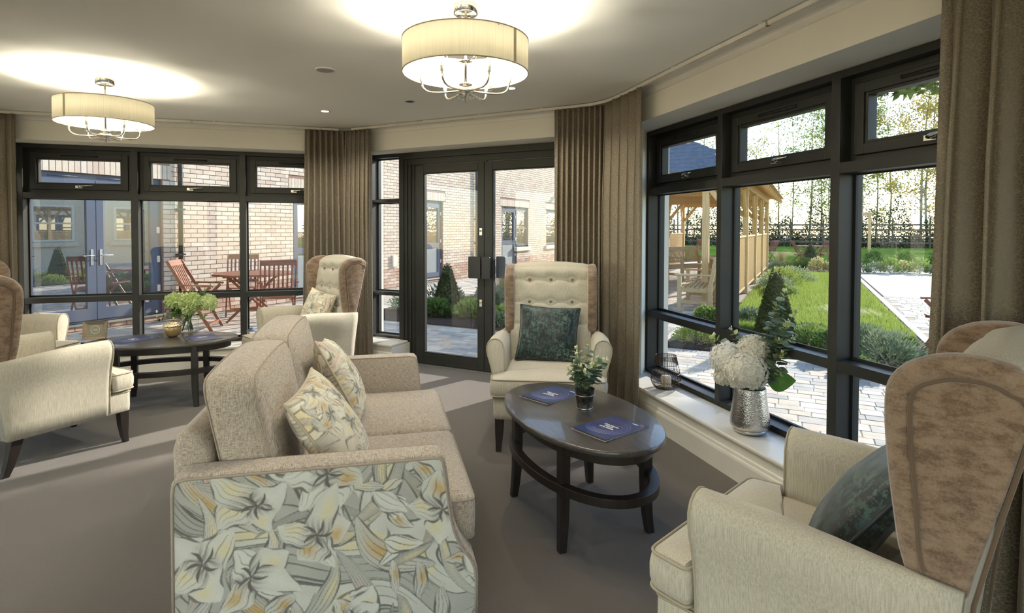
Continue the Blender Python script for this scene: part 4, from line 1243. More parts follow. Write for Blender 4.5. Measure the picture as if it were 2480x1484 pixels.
# potted eucalyptus
t = thing('potted_plant', 'eucalyptus plant in a small black pot on the nearest coffee table', 'plant', (.365, 2.845, ZTB), 0)
x = MB(); x.lathe([(.0005, .001), (.036, .001), (.039, .003), (.0395, .007), (.038, .009), (.0455, .066), (.0465, .067), (.046, .069), (.0467, .071), (.0462, .073), (.0470, .075), (.0465, .077), (.049, .095), (.0505, .097), (.0495, .099), (.047, .097), (.045, .085)], 40)
pm = mat('black_pot', srgb(34, 34, 34), .45, .4); n1 = noise(pm, coord(pm), 60, 3); setcol(pm, ramp(pm, n1, [(.4, srgb(24, 24, 24)), (.7, srgb(70, 68, 62))])); x.build('pot', pm, t)
x = MB(); x.lathe([(.0385, .0065), (.0405, .004), (.039, .0015)], 40); x.tube([(.0472 * cos(a), .0472 * sin(a), .070) for a in [k * pi / 20 for k in range(40)]], .0012, 5, closed=True); x.build('rim_band', M['steel'], t)
x = MB(); x.lathe([(.0005, .088), (.045, .086)], 24); x.build('potting_soil', M['soil'], t)
for k in range(17):
    a = k * 2.4; r_ = .012 + .026 * rr.random(); h = rr.uniform(.13, .31); sp = rr.uniform(.3, 1.0) * .10 * (1.25 - h)
    if k == 0: tipp = (.112, .0, .235)
    elif k == 1: tipp = (-.085, -.03, .20)
    else: tipp = (sp * 1.0 * cos(a), sp * sin(a), .088 + h * .72)
    if k == 2: tipp = (.02, .02, .31)
    if k == 3: tipp = (-.045, .0, .30)
    sprig(t, (r_ * cos(a) * .6, r_ * sin(a) * .6, .086), tipp, rr, LE, LT, 6, 1.05, .02, budm=M['bud'] if k % 3 != 2 else None, tips=1)

# ------------------------------------------------------------------ silver vase with hydrangeas
vx, vy = 1.372, 3.275
t = thing('silver_vase', 'tall hammered silver vase on the white window sill', 'vase', (vx, vy, Z_FB), 0)
hm = mat('hammered_silver', (.66, .62, .57), .22, 1.0); N_, L_, B_ = NT(hm)
v_ = N_.new('ShaderNodeTexVoronoi'); v_.feature = 'SMOOTH_F1'; v_.inputs['Scale'].default_value = 230; L_.new(coord(hm, (1, 1, 1)), v_.inputs['Vector'])
bump(hm, v_.outputs['Distance'], .7, .0022)
x = MB(); x.lathe([(.076, .020), (.088, .026), (.097, .036), (.1, .05), (.099, .08), (.088, .16), (.081, .22), (.0785, .250), (.0775, .252), (.0755, .250), (.078, .20), (.085, .12)], 72); x.build('body', hm, t)
x = MB(); x.lathe([(.0005, .0), (.066, .0), (.074, .003), (.080, .010), (.086, .022), (.080, .026)], 64); x.build('polished_base', M['steel'], t)
t.scale = (1.09, 1.09, 1.03)
fh = thing('hydrangea_bunch', 'bunch of white hydrangea heads with eucalyptus in the silver vase', 'flowers', (vx, vy, Z_FB + .25), 0)
fh.scale = (1.1, 1.1, 1.12)
pe = None
def flower_head(parent, c, rx, ry, rz_, n, size, m_, seed, four=True, name='flower_head'):
    rs = random.Random(seed); x = MB()
    core = MB()
    for i in range(n):
        u = i / n; ph = math.acos(1 - 1.75 * u); th = i * 2.39996
        d = Vector((sin(ph) * cos(th), sin(ph) * sin(th), cos(ph)))
        k = rs.uniform(.86, 1.03)
        p = Vector((c[0] + d.x * rx * k, c[1] + d.y * ry * k, c[2] + d.z * rz_ * k))
        nrm = Vector((d.x / rx, d.y / ry, d.z / rz_)).normalized()
        q = nrm.to_track_quat('Z', 'Y').to_matrix() @ Matrix.Rotation(rs.random() * 6, 3, 'Z') @ Matrix.Rotation(rs.uniform(-.5, .5), 3, 'X')
        if four:
            for a in range(4):
                Q = q @ Matrix.Rotation(a * pi / 2, 3, 'Z'); s = size * rs.uniform(.8, 1.15)
                L_ = [(0, 0, 0), (s * .45, -s * .42, .12 * s), (s * .98, -s * .30, .3 * s), (s * 1.08, s * .25, .26 * s), (s * .5, s * .42, .14 * s)]
                b = len(x.v); x.v += [tuple(p + Q @ Vector(l)) for l in L_]; x.f += [(b, b + 1, b + 2, b + 3, b + 4)]; x.smooth += [True]
        else:
            s = size * rs.uniform(.8, 1.2); L_ = [(-s * .25, 0, 0), (s * .25, 0, 0), (s * .3, .2 * s, s * .8), (0, .5 * s, s * 1.15), (-s * .3, .2 * s, s * .8)]
            b = len(x.v); x.v += [tuple(p + q @ Vector(l)) for l in L_]; x.f += [(b, b + 1, b + 2, b + 3, b + 4)]; x.smooth += [True]
    o = x.build(name, m_, parent); o['kind'] = 'stuff'
    y = MB(); y.lathe([(.001, -.9), (.5, -.8), (.88, -.3), (.93, .1), (.7, .65), (.35, .88), (.001, .93)], 20)
    y.v = [(c[0] + a * rx * .9, c[1] + b * ry * .9, c[2] + d * rz_ * .9) for a, b, d in y.v]; y.build('flower_core', m_, o)
    return o
# heads placed across the vase, seen from the room
ex, ey = Vector((.92, -.38, 0)), Vector((.38, .92, 0))
def hp(a, b, z): p = ex * a + ey * b; return (p.x, p.y, z)
flower_head(fh, hp(-.02, -.055, .095), .108, .10, .095, 330, .0135, M['hyd'], 1)
flower_head(fh, hp(-.115, .03, .135), .088, .085, .088, 240, .0135, M['hyd'], 2)
flower_head(fh, hp(.02, .045, .190), .09, .085, .080, 240, .0135, M['hyd'], 3)
flower_head(fh, hp(-.13, .02, .045), .05, .05, .05, 80, .013, M['hyd'], 4)
LE2 = leaf_mesh('leaf', .044, .021, M['euc'], .1, .1, .75); LT2 = leaf_mesh('leaf', .034, .016, M['euc_tip'], .3, -.2, .8)
for base, tip, nl in (((.04, .02, .05), (.165, .03, .50), 9), ((.04, .0, .05), (.12, .03, .43), 7), ((.05, .02, .05), (.175, -.02, .35), 7), ((.05, .0, .02), (.20, .0, .27), 6), ((.05, .0, .02), (.15, -.05, .20), 5), ((.04, .03, .05), (.215, .03, .40), 6), ((.05, .01, .03), (.16, .01, .33), 7), ((.05, .01, .03), (.135, -.02, .26), 6), ((-.05, .05, .08), (-.19, .07, .245), 4), ((0, .06, .1), (-.10, .10, .28), 4), ((.06, .0, .0), (.14, -.04, .10), 4)):
    sprig(fh, hp(*base), hp(*tip), rr, LE2, LT2, int(nl * 1.5), 1.15, .03, .002, budm=M['bud'], tips=2)
bl = leaf_mesh('leaf', .13, .056, M['big_leaf'], .06, .05, .7, 8)
o = place_leaf(bl, 'leaf', fh, hp(.085, -.02, .055), ex * .8 + Vector((0, 0, .10)) - ey * .1, rad(75), 1.0, rr); o['label'] = 'broad round green leaf'
x = MB()
for a in range(6): x.tube([hp(.02 * cos(a), .02 * sin(a), .06), hp(.02 * cos(a), .03 * sin(a), -.12)], .003, 6)
x.build('stem', M['stem'], fh)

# ------------------------------------------------------------------ wire lantern on the sill
lx, ly = 1.132, 4.180
t = thing('wire_lantern', 'brown wire mesh candle lantern on the window sill near the curtain', 'lantern', (lx, ly, Z_FB), .4)
lp = [(.062, .0), (.083, .010), (.100, .035), (.108, .058), (.104, .10), (.094, .15), (.082, .20), (.074, .24)]
def rad_at(z):
    for (r0, z0), (r1, z1) in zip(lp[:-1], lp[1:]):
        if z <= z1: return r0 + (r1 - r0) * (z - z0) / (z1 - z0)
    return lp[-1][0]
wm = varied('brown_wire', srgb(70, 50, 34), .2, 40, .5, metal=.6)
for k in range(8):
    a = k * pi / 4; x = MB(); x.tube([(r_ * cos(a), r_ * sin(a), z_) for r_, z_ in lp], .0016, 5); x.build('upright_wire', M['black'], t)
for z_ in (.003, .058, .112, .178, .24):
    x = MB(); x.tube([(rad_at(z_) * cos(a), rad_at(z_) * sin(a), z_) for a in [k * pi / 24 for k in range(48)]], .0018, 5, closed=True); x.build('hoop_wire', M['black'], t)
x = MB()
for k in range(170):
    a = k * 2 * pi / 170 + .01 * sin(k * 5); x.tube([(rad_at(z_) * cos(a), rad_at(z_) * sin(a), z_) for z_ in (.178, .21, .24)], .0008, 3, cap=False)
x.build('wire_mesh', wm, t, kind='stuff')
x = MB()
for s in (-1, 1):
    for k in range(44):
        a0 = k * 2 * pi / 44
        x.tube([(rad_at(z_) * cos(a0 + s * (z_ - .02) * 5), rad_at(z_) * sin(a0 + s * (z_ - .02) * 5), z_) for z_ in (.018, .04, .06, .08, .10, .118, .13)], .0008, 3, cap=False)
x.build('wire_mesh', wm, t, kind='stuff')
x = MB()
for z_ in np.linspace(.006, .03, 9): x.tube([(rad_at(z_) * cos(a), rad_at(z_) * sin(a), z_) for a in [k * pi / 20 for k in range(40)]], .0012, 3, closed=True)
x.build('wire_mesh', wm, t, kind='stuff')
x = MB(); x.lathe([(.0005, .004), (.036, .004), (.038, .008), (.038, .085), (.035, .088), (.0005, .086)], 28); x.build('candle', M['paper'], t)
x = MB(); x.tube(smoothline([(.073, 0, .238), (.088, .02, .225), (.098, .0, .205), (.05, -.06, .20), (-.03, -.075, .222), (-.073, -.01, .243)], 6), .0018, 6); x.build('handle', M['steel'], t)

# ------------------------------------------------------------------ far table: acorn jar, glass vase with bouquet; picture frame
t = thing('acorn_jar', 'gold acorn shaped jar with a textured lid on the far coffee table', 'jar', (-2.80, 4.71, ZTB), 0)
gm = varied('champagne_glaze', srgb(186, 160, 112), .08, 20, .3, metal=.55)
x = MB(); x.lathe([(.0005, .0), (.030, .0), (.046, .012), (.060, .035), (.066, .060), (.066, .082), (.064, .086), (.0005, .086)], 40); x.build('bowl', gm, t)
x = MB(); N_ = 56
x.lathe([(.066, .086), (.071, .089), (.069, .098), (.060, .110), (.046, .120), (.028, .127), (.010, .130)], N_, rfun=lambda a, z: 1 + .02 * cos(a * 18 + z * 500)); 
gl = mat('textured_gold', (.83, .72, .48), .25, 1.0); v_ = NT(gl)[0].new('ShaderNodeTexVoronoi'); v_.inputs['Scale'].default_value = 130; NT(gl)[1].new(coord(gl), v_.inputs['Vector']); bump(gl, v_.outputs['Distance'], 1, .004)
ld_ = x.build('lid', gl, t)
x = MB(); x.tube([(0, 0, .128), (.002, 0, .142), (.008, 0, .150), (.010, 0, .160)], [.007, .006, .008, .007], 8); x.build('stalk_knob', M['brass'], ld_)
t = thing('glass_vase', 'clear rounded glass vase on the far coffee table', 'vase', (-2.80, 4.93, ZTB), 0)
x = MB(); x.lathe([(.0005, .003), (.060, .003), (.078, .006), (.083, .015), (.083, .095), (.080, .112), (.068, .128), (.052, .136), (.046, .146), (.050, .158)], 48); x.build('glass', M['clear'], t)
x = MB(); x.lathe([(.0005, .0), (.07, .0), (.08, .004), (.084, .012), (.0845, .014), (.0835, .016)], 48); x.build('base', M['clear'], t)
b = thing('bouquet', 'bouquet of lime green chrysanthemums and leafy stems in the clear glass vase', 'flowers', (-2.80, 4.93, ZTB + .15), 0)
flower_head(b, (-.10, .0, .115), .078, .07, .062, 420, .020, M['mum'], 11, False)
flower_head(b, (.045, -.03, .105), .078, .075, .078, 520, .020, M['mum'], 12, False)
flower_head(b, (.165, .02, .095), .062, .06, .068, 360, .019, M['mum'], 13, False)
flower_head(b, (.035, -.045, .035), .040, .04, .035, 160, .016, M['mum'], 14, False)
GL = leaf_mesh('leaf', .042, .013, M['garden_leaf'], .2, .25, .9)
for base, tip, nl in (((0, 0, 0), (-.20, -.02, .0), 5), ((0, 0, 0), (-.235, -.03, -.035), 5), ((0, 0, .02), (-.14, .02, .215), 6), ((0, 0, .02), (-.17, -.03, .10), 5), ((0, 0, .02), (.03, .0, .22), 6), ((0, 0, .02), (.20, .0, .255), 8), ((0, 0, .02), (.13, .03, .21), 5), ((0, 0, 0), (.17, -.04, -.01), 4), ((0, 0, 0), (-.08, -.08, .0), 5), ((0, 0, 0), (.02, -.09, .0), 4), ((0, 0, 0), (-.15, -.05, .05), 5), ((0, 0, .0), (-.03, -.05, .10), 5), ((0, 0, 0), (.12, -.06, .06), 4), ((0, 0, 0), (-.10, -.04, .03), 5)):
    sprig(b, base, tip, rr, GL, GL, nl, 1.0, .03, .0018, None)
x = MB()
for p_ in ((-.235, -.05, .03), (-.245, -.03, -.01), (-.02, -.06, .135), (.0, -.02, .17), (.16, -.05, .02)): x.lathe([(.0005, -.012), (.009, -.004), (.010, .004), (.004, .016)], 8, p_)
x.build('flower_bud', M['hyd'], b)
for k in range(9):
    a = k * 2.2; x = MB(); x.tube([(.012 * cos(a), .012 * sin(a), .03), (.02 * cos(a + .4), .02 * sin(a + .4), -.04), (.045 * cos(a + 1), .045 * sin(a + 1), -.142)], .0032, 6); x.build('stem', M['stem'], b)

# picture frame standing on the sill behind the far table
t = thing('picture_frame', 'small weathered wooden picture frame at the far end of the far coffee table', 'picture frame', (-3.365, 4.60, ZTB), rad(16), rot=(rad(-12), 0, rad(16)))
wd_ = wood('weathered_oak', srgb(112, 100, 80), srgb(160, 146, 122), .7, 0)
o1, i1 = [(-.083, 0), (.083, 0), (.083, .145), (-.083, .145)], [(-.052, .030), (.052, .030), (.052, .115), (-.052, .115)]
x = MB(); vs = [(a, -.018, b_) for a, b_ in o1] + [(a, -.002, b_) for a, b_ in i1] + [(a, .006, b_) for a, b_ in o1]
x.add(vs, [(0, 1, 5, 4), (1, 2, 6, 5), (2, 3, 7, 6), (3, 0, 4, 7), (1, 0, 8, 9), (2, 1, 9, 10), (3, 2, 10, 11), (0, 3, 11, 8), (8, 11, 10, 9)]); x.build('frame', wd_, t)
x = MB(); x.box(-.052, .052, -.003, -.001, .03, .115); pc = x.build('picture', varied('grey_card', srgb(136, 134, 116), .08, 30, .8), t)
x = MB(); x.tube([(.0 + .031 * cos(a), -.0035, .073 + .031 * sin(a)) for a in [k * pi / 14 for k in range(28)]], .0022, 4, closed=True); x.build('ring_print', M['paper'], pc)
cu = bpy.data.curves.new('lettering', 'FONT'); cu.body = 'Hill'; cu.size = .024; cu.align_x = 'CENTER'; cu.materials.append(M['paper']); to = bpy.data.objects.new('lettering', cu); o = bpy.data.objects.new('lettering', bpy.data.meshes.new_from_object(to)); bpy.data.objects.remove(to); link(o, pc); o.location = (0, -.0034, .066); o.rotation_euler = (pi / 2, 0, 0)
x = MB(); x.bar((0, .004, .10), (0, .06, .015), .03, .003); x.build('strut', wd_, t)
# small silver lantern on the left sill
p_ = wall_pt('L', .72, -.12, Z_FB)
t = thing('small_lantern', 'small silver framed lantern on the left sill behind the far wing chair', 'lantern', (p_.x, p_.y, Z_FB), .3)
for sx in (-1, 1):
    for sy in (-1, 1): x = MB(); x.box(sx * .035 - .005, sx * .035 + .005, sy * .035 - .005, sy * .035 + .005, 0, .12); x.build('post', M['steel'], t)
x = MB(); x.box(-.042, .042, -.042, .042, 0, .008); x.build('base', M['steel'], t)
x = MB(); x.lathe([(.056, .12), (.05, .125), (.02, .148), (.006, .155)], 4); x.build('top', M['steel'], t)
x = MB(); x.lathe([(.0005, .008), (.022, .008), (.022, .06), (.0005, .062)], 20); x.build('candle', M['paper'], t)
# ------------------------------------------------------------------ outdoors: ground
def wtpoly(pts, z): return [tuple(wt(a, b, z)) for a, b in pts]
def ground(name, pts, z0, z1, m):
    mb = MB(); P = [wt(a, b) for a, b in pts]; mb.prism([(p.x, p.y) for p in P], z0, z1); return struct(name, mb, m)
ground('ground', [(-60, -10), (60, -10), (60, 120), (-60, 120)], -.40, GZ - .06, M['soil'])
P_ = [(-14, -16), (9, -16), (9, 1.2), (2.9, 1.2), (2.2, -5.2), (-9, -5.2), (-14, 4)]
struct('bounce_slab', MB().prism(P_, GZ - .05, GZ - .01), M['concrete'])  # unseen pale slab added to bounce daylight up to the ceiling
patio = struct('patio', (lambda mb: mb.prism([(p.x, p.y) for p in [wt(a, b) for a, b in [(-8.95, 1.0), (12, -3), (12, 14.5), (1.45, 14.5), (1.45, 7.02), (-1.6, 7.02), (-1.6, 10.9), (-1.15, 10.9), (-1.15, 23), (-8.95, 23)]]], GZ - .06, GZ - .005))(MB()), M['gravel'])
beds = {'bed_a': [(-6.7, 7.05), (-3.3, 7.05), (-3.3, 10.6), (-4.4, 10.6), (-6.7, 10.2)], 'bed_b': [(-1.58, 7.05), (1.33, 7.05), (1.33, 22.5), (-1.1, 22.5), (-1.1, 10.95), (-1.58, 10.9)]}
for i, k in enumerate(beds):
    P = [wt(a, b) for a, b in beds[k]]; mb = MB(); mb.slab(resample([(p.x, p.y) for p in P], .5), [(GZ - .06, 0), (GZ - .002, .0), (GZ + .012, .02)], sm=True)
    struct('flowerbed', mb, M['soil'])
lawns = [('lawn', [(-1.05, 8.7), (1.25, 8.5), (1.25, 21.2), (-1.05, 21.2)], .05), ('lawn', [(-5.9, 9.0), (-3.4, 8.8), (-3.4, 10.5), (-5.9, 10.2)], .05), ('lawn', [(-60, 28), (60, 28), (60, 53), (-60, 53)], .02)]
for nm, pts, h in lawns: ground(nm, pts, GZ - .01, GZ + h, M['turf'])
ground('path', [(-60, 24.2), (60, 24.2), (60, 27.2), (-60, 27.2)], GZ - .05, GZ, M['concrete'])
ground('driveway', [(1.5, 14.5), (12, 14.5), (12, 24.2), (1.5, 24.2)], GZ - .05, GZ, M['concrete'])
for a, b, c_, d in ((1.34, 7.0, 1.44, 22.6), (-1.64, 7.0, -1.56, 10.8)):
    ground('kerb', [(a, b), (c_, b), (c_, d), (a, d)], GZ - .06, GZ + .012, M['concrete'])
# paving blocks, rows run across (w), courses step along t
pv = []
for i, (c1, c2) in enumerate([(srgb(186, 172, 152), srgb(204, 190, 170)), (srgb(168, 162, 152), srgb(186, 180, 168)), (srgb(190, 170, 150), srgb(208, 190, 170)), (srgb(150, 148, 142), srgb(172, 170, 162)), (srgb(196, 186, 168), srgb(212, 204, 188))]):
    pv.append(varied('paver_%s' % 'abcde'[i], tuple((a + b) / 2 for a, b in zip(c1, c2)), .10, 9, .85)); bump(pv[-1], noise(pv[-1], coord(pv[-1]), 70, 4), .4, .004)
rg = random.Random(11)
def inpoly(p, poly):
    r_ = False
    for i in range(len(poly)):
        (x1, y1), (x2, y2) = poly[i], poly[i - 1]
        if (y1 > p[1]) != (y2 > p[1]) and p[0] < (x2 - x1) * (p[1] - y1) / (y2 - y1) + x1: r_ = not r_
    return r_
room_out = inset(ring_xy, -.23)
def pverts(w0, w1, t0, t1, z1, rr_):
    j = lambda: rr_.uniform(-.004, .004)
    c = [(w0 + j(), t0 + j()), (w1 + j(), t0 + j()), (w1 + j(), t1 + j()), (w0 + j(), t1 + j())]
    if NW.cross(U).z < 0: c = c[::-1]
    base = [wt(a, b, GZ - .05) for a, b in c]
    cx = sum(a for a, b in c) / 4; cy = sum(b for a, b in c) / 4
    e = [(a + (cx - a) * .0, b + (cy - b) * .0) for a, b in c]
    mid = [wt(a, b, z1 - .005) for a, b in c]
    k = lambda a, c0: a + (.004 if a < c0 else -.004)
    top = [wt(k(a, cx), k(b, cy), z1) for a, b in c]
    V = [tuple(v_) for v_ in base + mid + top]
    Fs = [(8, 9, 10, 11)] + [(i, (i + 1) % 4, 4 + (i + 1) % 4, 4 + i) for i in range(4)] + [(4 + i, 4 + (i + 1) % 4, 8 + (i + 1) % 4, 8 + i) for i in range(4)]
    return V, Fs
cand = []
tt_ = 2.0
while tt_ < 22.9:
    hh = rg.choice([.125, .125, .125, .16])
    ww = -8.85 + rg.random() * .2
    while ww < 11.9:
        L_ = rg.choice([.16, .21, .21, .26])
        if tt_ > 14 and ww > 6: ww += L_; continue
        c0 = (ww + L_ / 2, tt_ + hh / 2); P = wt(*c0)
        ok = not inpoly((P.x, P.y), room_out)
        inside = (-8.8 < c0[0] < 1.3 and tt_ < 6.9) or (c0[0] > 1.52 and tt_ < 14.4) or (c0[0] < -1.7 and c0[1] > 10.75) or (-3.2 < c0[0] < -1.7) or (c0[0] < -6.75) or (-1.7 < c0[0] < 1.52 and tt_ < 6.92)
        if ok and inside:
            dist = P.length
            cand.append((dist, ww, ww + L_ - .005, tt_, tt_ + hh - .005, P))
        ww += L_
    tt_ += hh
def visible_px(P):
    # rough test: in front, inside the picture, seen through one of the three windows
    if P.y < .5: return None
    X = 1240 + 1387 * P.x / P.y; Y = 554 + 1387 * 1.43 / P.y
    if not (-20 < X < 2260 and Y < 1100): return None
    if (1600 < X < 2140 and Y > 840) or (930 < X < 1240 and 770 < Y < 880) or (2100 < X < 2235 and 650 < Y < 800) or (230 < X < 330 and 770 < Y < 800): return 1387 / P.y
    return None
vis = sorted([(-(visible_px(c[5]) or 0), i) for i, c in enumerate(cand)])
single = set(i for v_, i in vis[:300] if v_ < 0)
stuff = [MB() for _ in pv]
for i, c in enumerate(cand):
    V, Fs = pverts(*c[1:5], GZ + rg.uniform(-.0015, .0025), rg); k = rg.randrange(5)
    if i in single:
        x = MB(); x.add(V, Fs); x.build('paving_block', pv[k], patio)
    else: stuff[k].add(V, Fs)
for k, s_ in enumerate(stuff):
    if s_.v: s_.build('distant_paving', pv[k], patio, kind='stuff')

# ------------------------------------------------------------------ the care wing: brick building
WX = -8.95
bld = thing('brick_building', 'single brick building wing in buff brick facing the patio with blue-grey doors', 'building', tuple(wt(WX, 2, GZ)), UA)
BI = bld.matrix_basis.inverted() if False else (Matrix.Translation(wt(WX, 2, GZ)) @ Matrix.Rotation(UA, 4, 'Z')).inverted()
# local frame of the building: x along the wall, y towards -w ... (x = t - 2, y = -(w - WX)), z from the ground
# local y of this frame = direction left of U = -NW
H_B = 5.6
openings = [(3.62 - 2, 5.47 - 2, 0.10, 2.19, 'french'), (8.03 - 2, 9.1 - 2, .10, 2.19, 'door'), (12.15 - 2, 13.22 - 2, .10, 2.19, 'door'), (16.66 - 2, 17.77 - 2, .10, 2.19, 'door'), (17.77 - 2, 18.68 - 2, .80, 2.19, 'window'), (20.3 - 2, 21.5 - 2, .80, 2.19, 'window'), (23.2 - 2, 24.4 - 2, .8, 2.19, 'window'), (0.3, 1.2, .8, 2.19, 'window')]
x = MB(); xs0, xs1 = -3.5, 26
cur = xs0
for a, b, z0, z1, k in sorted(openings):
    if a > cur: x.box(cur, a, .012, .35, 0, H_B)
    x.box(a, b, .012, .35, z1, H_B)
    if z0 > .05: x.box(a, b, .012, .35, 0, z0)
    cur = b
x.box(cur, xs1, .012, .35, 0, H_B); x.box(xs0, xs1, .35, .4, 0, H_B)
x.build('wall', M['mortar'], bld)
x = MB(); x.add([(xs0, -.45, H_B), (xs1, -.45, H_B), (xs1, 4, H_B + 2.6), (xs0, 4, H_B + 2.6), (xs0, -.45, H_B + .12), (xs1, -.45, H_B + .12), (xs1, 4, H_B + 2.75), (xs0, 4, H_B + 2.75)], [(0, 1, 2, 3), (7, 6, 5, 4), (0, 4, 5, 1), (3, 2, 6, 7)]); x.build('roof', M['felt'], bld)
bm_ = []
for i, c in enumerate([srgb(200, 182, 162), srgb(206, 190, 168), srgb(196, 174, 154), srgb(178, 146, 126), srgb(208, 196, 178)]):
    b_ = varied('brick_%s' % 'abcde'[i], c, .07, 14, .9); bump(b_, noise(b_, coord(b_), 60, 4), .5, .004); bm_.append(b_)
bl_mesh = {}
def brick_box(L_, h): 
    return [(0, .0, 0), (L_, .0, 0), (L_, .0, h), (0, .0, h), (0, .03, 0), (L_, .03, 0), (L_, .03, h), (0, .03, h)], [(0, 1, 2, 3), (1, 5, 6, 2), (3, 2, 6, 7), (0, 3, 7, 4), (0, 4, 5, 1)]
items = []
rows = int(H_B / .075)
for r_ in range(rows):
    z0 = r_ * .075 + .005
    xx = xs0 + (0 if r_ % 2 else -.1125)
    while xx < xs1:
        a, b = xx + .005, xx + .22
        segs = [(a, b)]
        for o0, o1, oz0, oz1, kk in openings:
            top = oz1 + .225
            lo, hi = (o0 - (.11 if z0 > oz1 - .04 else 0), o1 + (.11 if z0 > oz1 - .04 else 0))
            if z0 + .065 > oz0 + .01 and z0 < top - .01:
                n_ = []
                for p, q in segs:
                    if q <= lo or p >= hi: n_.append((p, q))
                    else:
                        if p < lo - .03: n_.append((p, lo - .008))
                        if q > hi + .03: n_.append((hi + .008, q))
                segs = n_
        for p, q in segs:
            if q - p > .02: items.append((p, z0, q - p, .065, 0))
        xx += .225
for o0, o1, oz0, oz1, kk in openings:
    a = o0 - .10
    while a < o1 + .09: items.append((a, oz1 + .005, .066, .215, 1)); a += .0752
def score(it):
    P = wt(WX, it[0] + 2 + .1); X = 1240 + 1387 * P.x / P.y if P.y > 1 else -1; Y = 554 + 1387 * (1.4 - it[1]) / max(P.y, .1)
    if (395 < X < 715 and 380 < Y < 770) or (85 < X < 400 and 380 < Y < 414): return 0 + P.y
    return 999
order = sorted(range(len(items)), key=lambda i: score(items[i]))
single = set(i for i in order[:300] if score(items[i]) < 900)
st = [MB() for _ in bm_]
bmesh_cache = {}
for i, (p, z0, L_, h, sol) in enumerate(items):
    k = rg.choice([0, 0, 0, 1, 1, 1, 4, 4, 2] if z0 > .45 else [2, 3, 3, 3])
    V, Fs = brick_box(L_, h); dy = -rg.uniform(0, .003)
    if i in single:
        key = (round(L_, 3), round(h, 3), k)
        if key not in bmesh_cache:
            y = MB(); y.add(V, Fs); bmesh_cache[key] = y.mesh('brick', bm_[k])
        o = bpy.data.objects.new('brick', bmesh_cache[key]); link(o, bld); o.location = (p, dy, z0)
    else: st[k].add([(a + p, b + dy, c + z0) for a, b, c in V], Fs)
for k, s_ in enumerate(st): s_.build('brickwork', bm_[k], bld, kind='stuff')
UV = M['upvc']
def rf(x, a, b, y0, y1, z0, z1, t, tb=None, tt=None):
    tb = t if tb is None else tb; tt = t if tt is None else tt
    x.box(a, a + t, y0, y1, z0, z1); x.box(b - t, b, y0, y1, z0, z1); x.box(a + t, b - t, y0, y1, z0, z0 + tb); x.box(a + t, b - t, y0, y1, z1 - tt, z1)
def fpane(parent, a, b, y, z0, z1, m=None):
    q = MB(); q.add([(a, y, z0), (b, y, z0), (b, y, z1), (a, y, z1)], [(0, 1, 2, 3)]); return q.build('pane', m or M['mirror_glass'], parent)
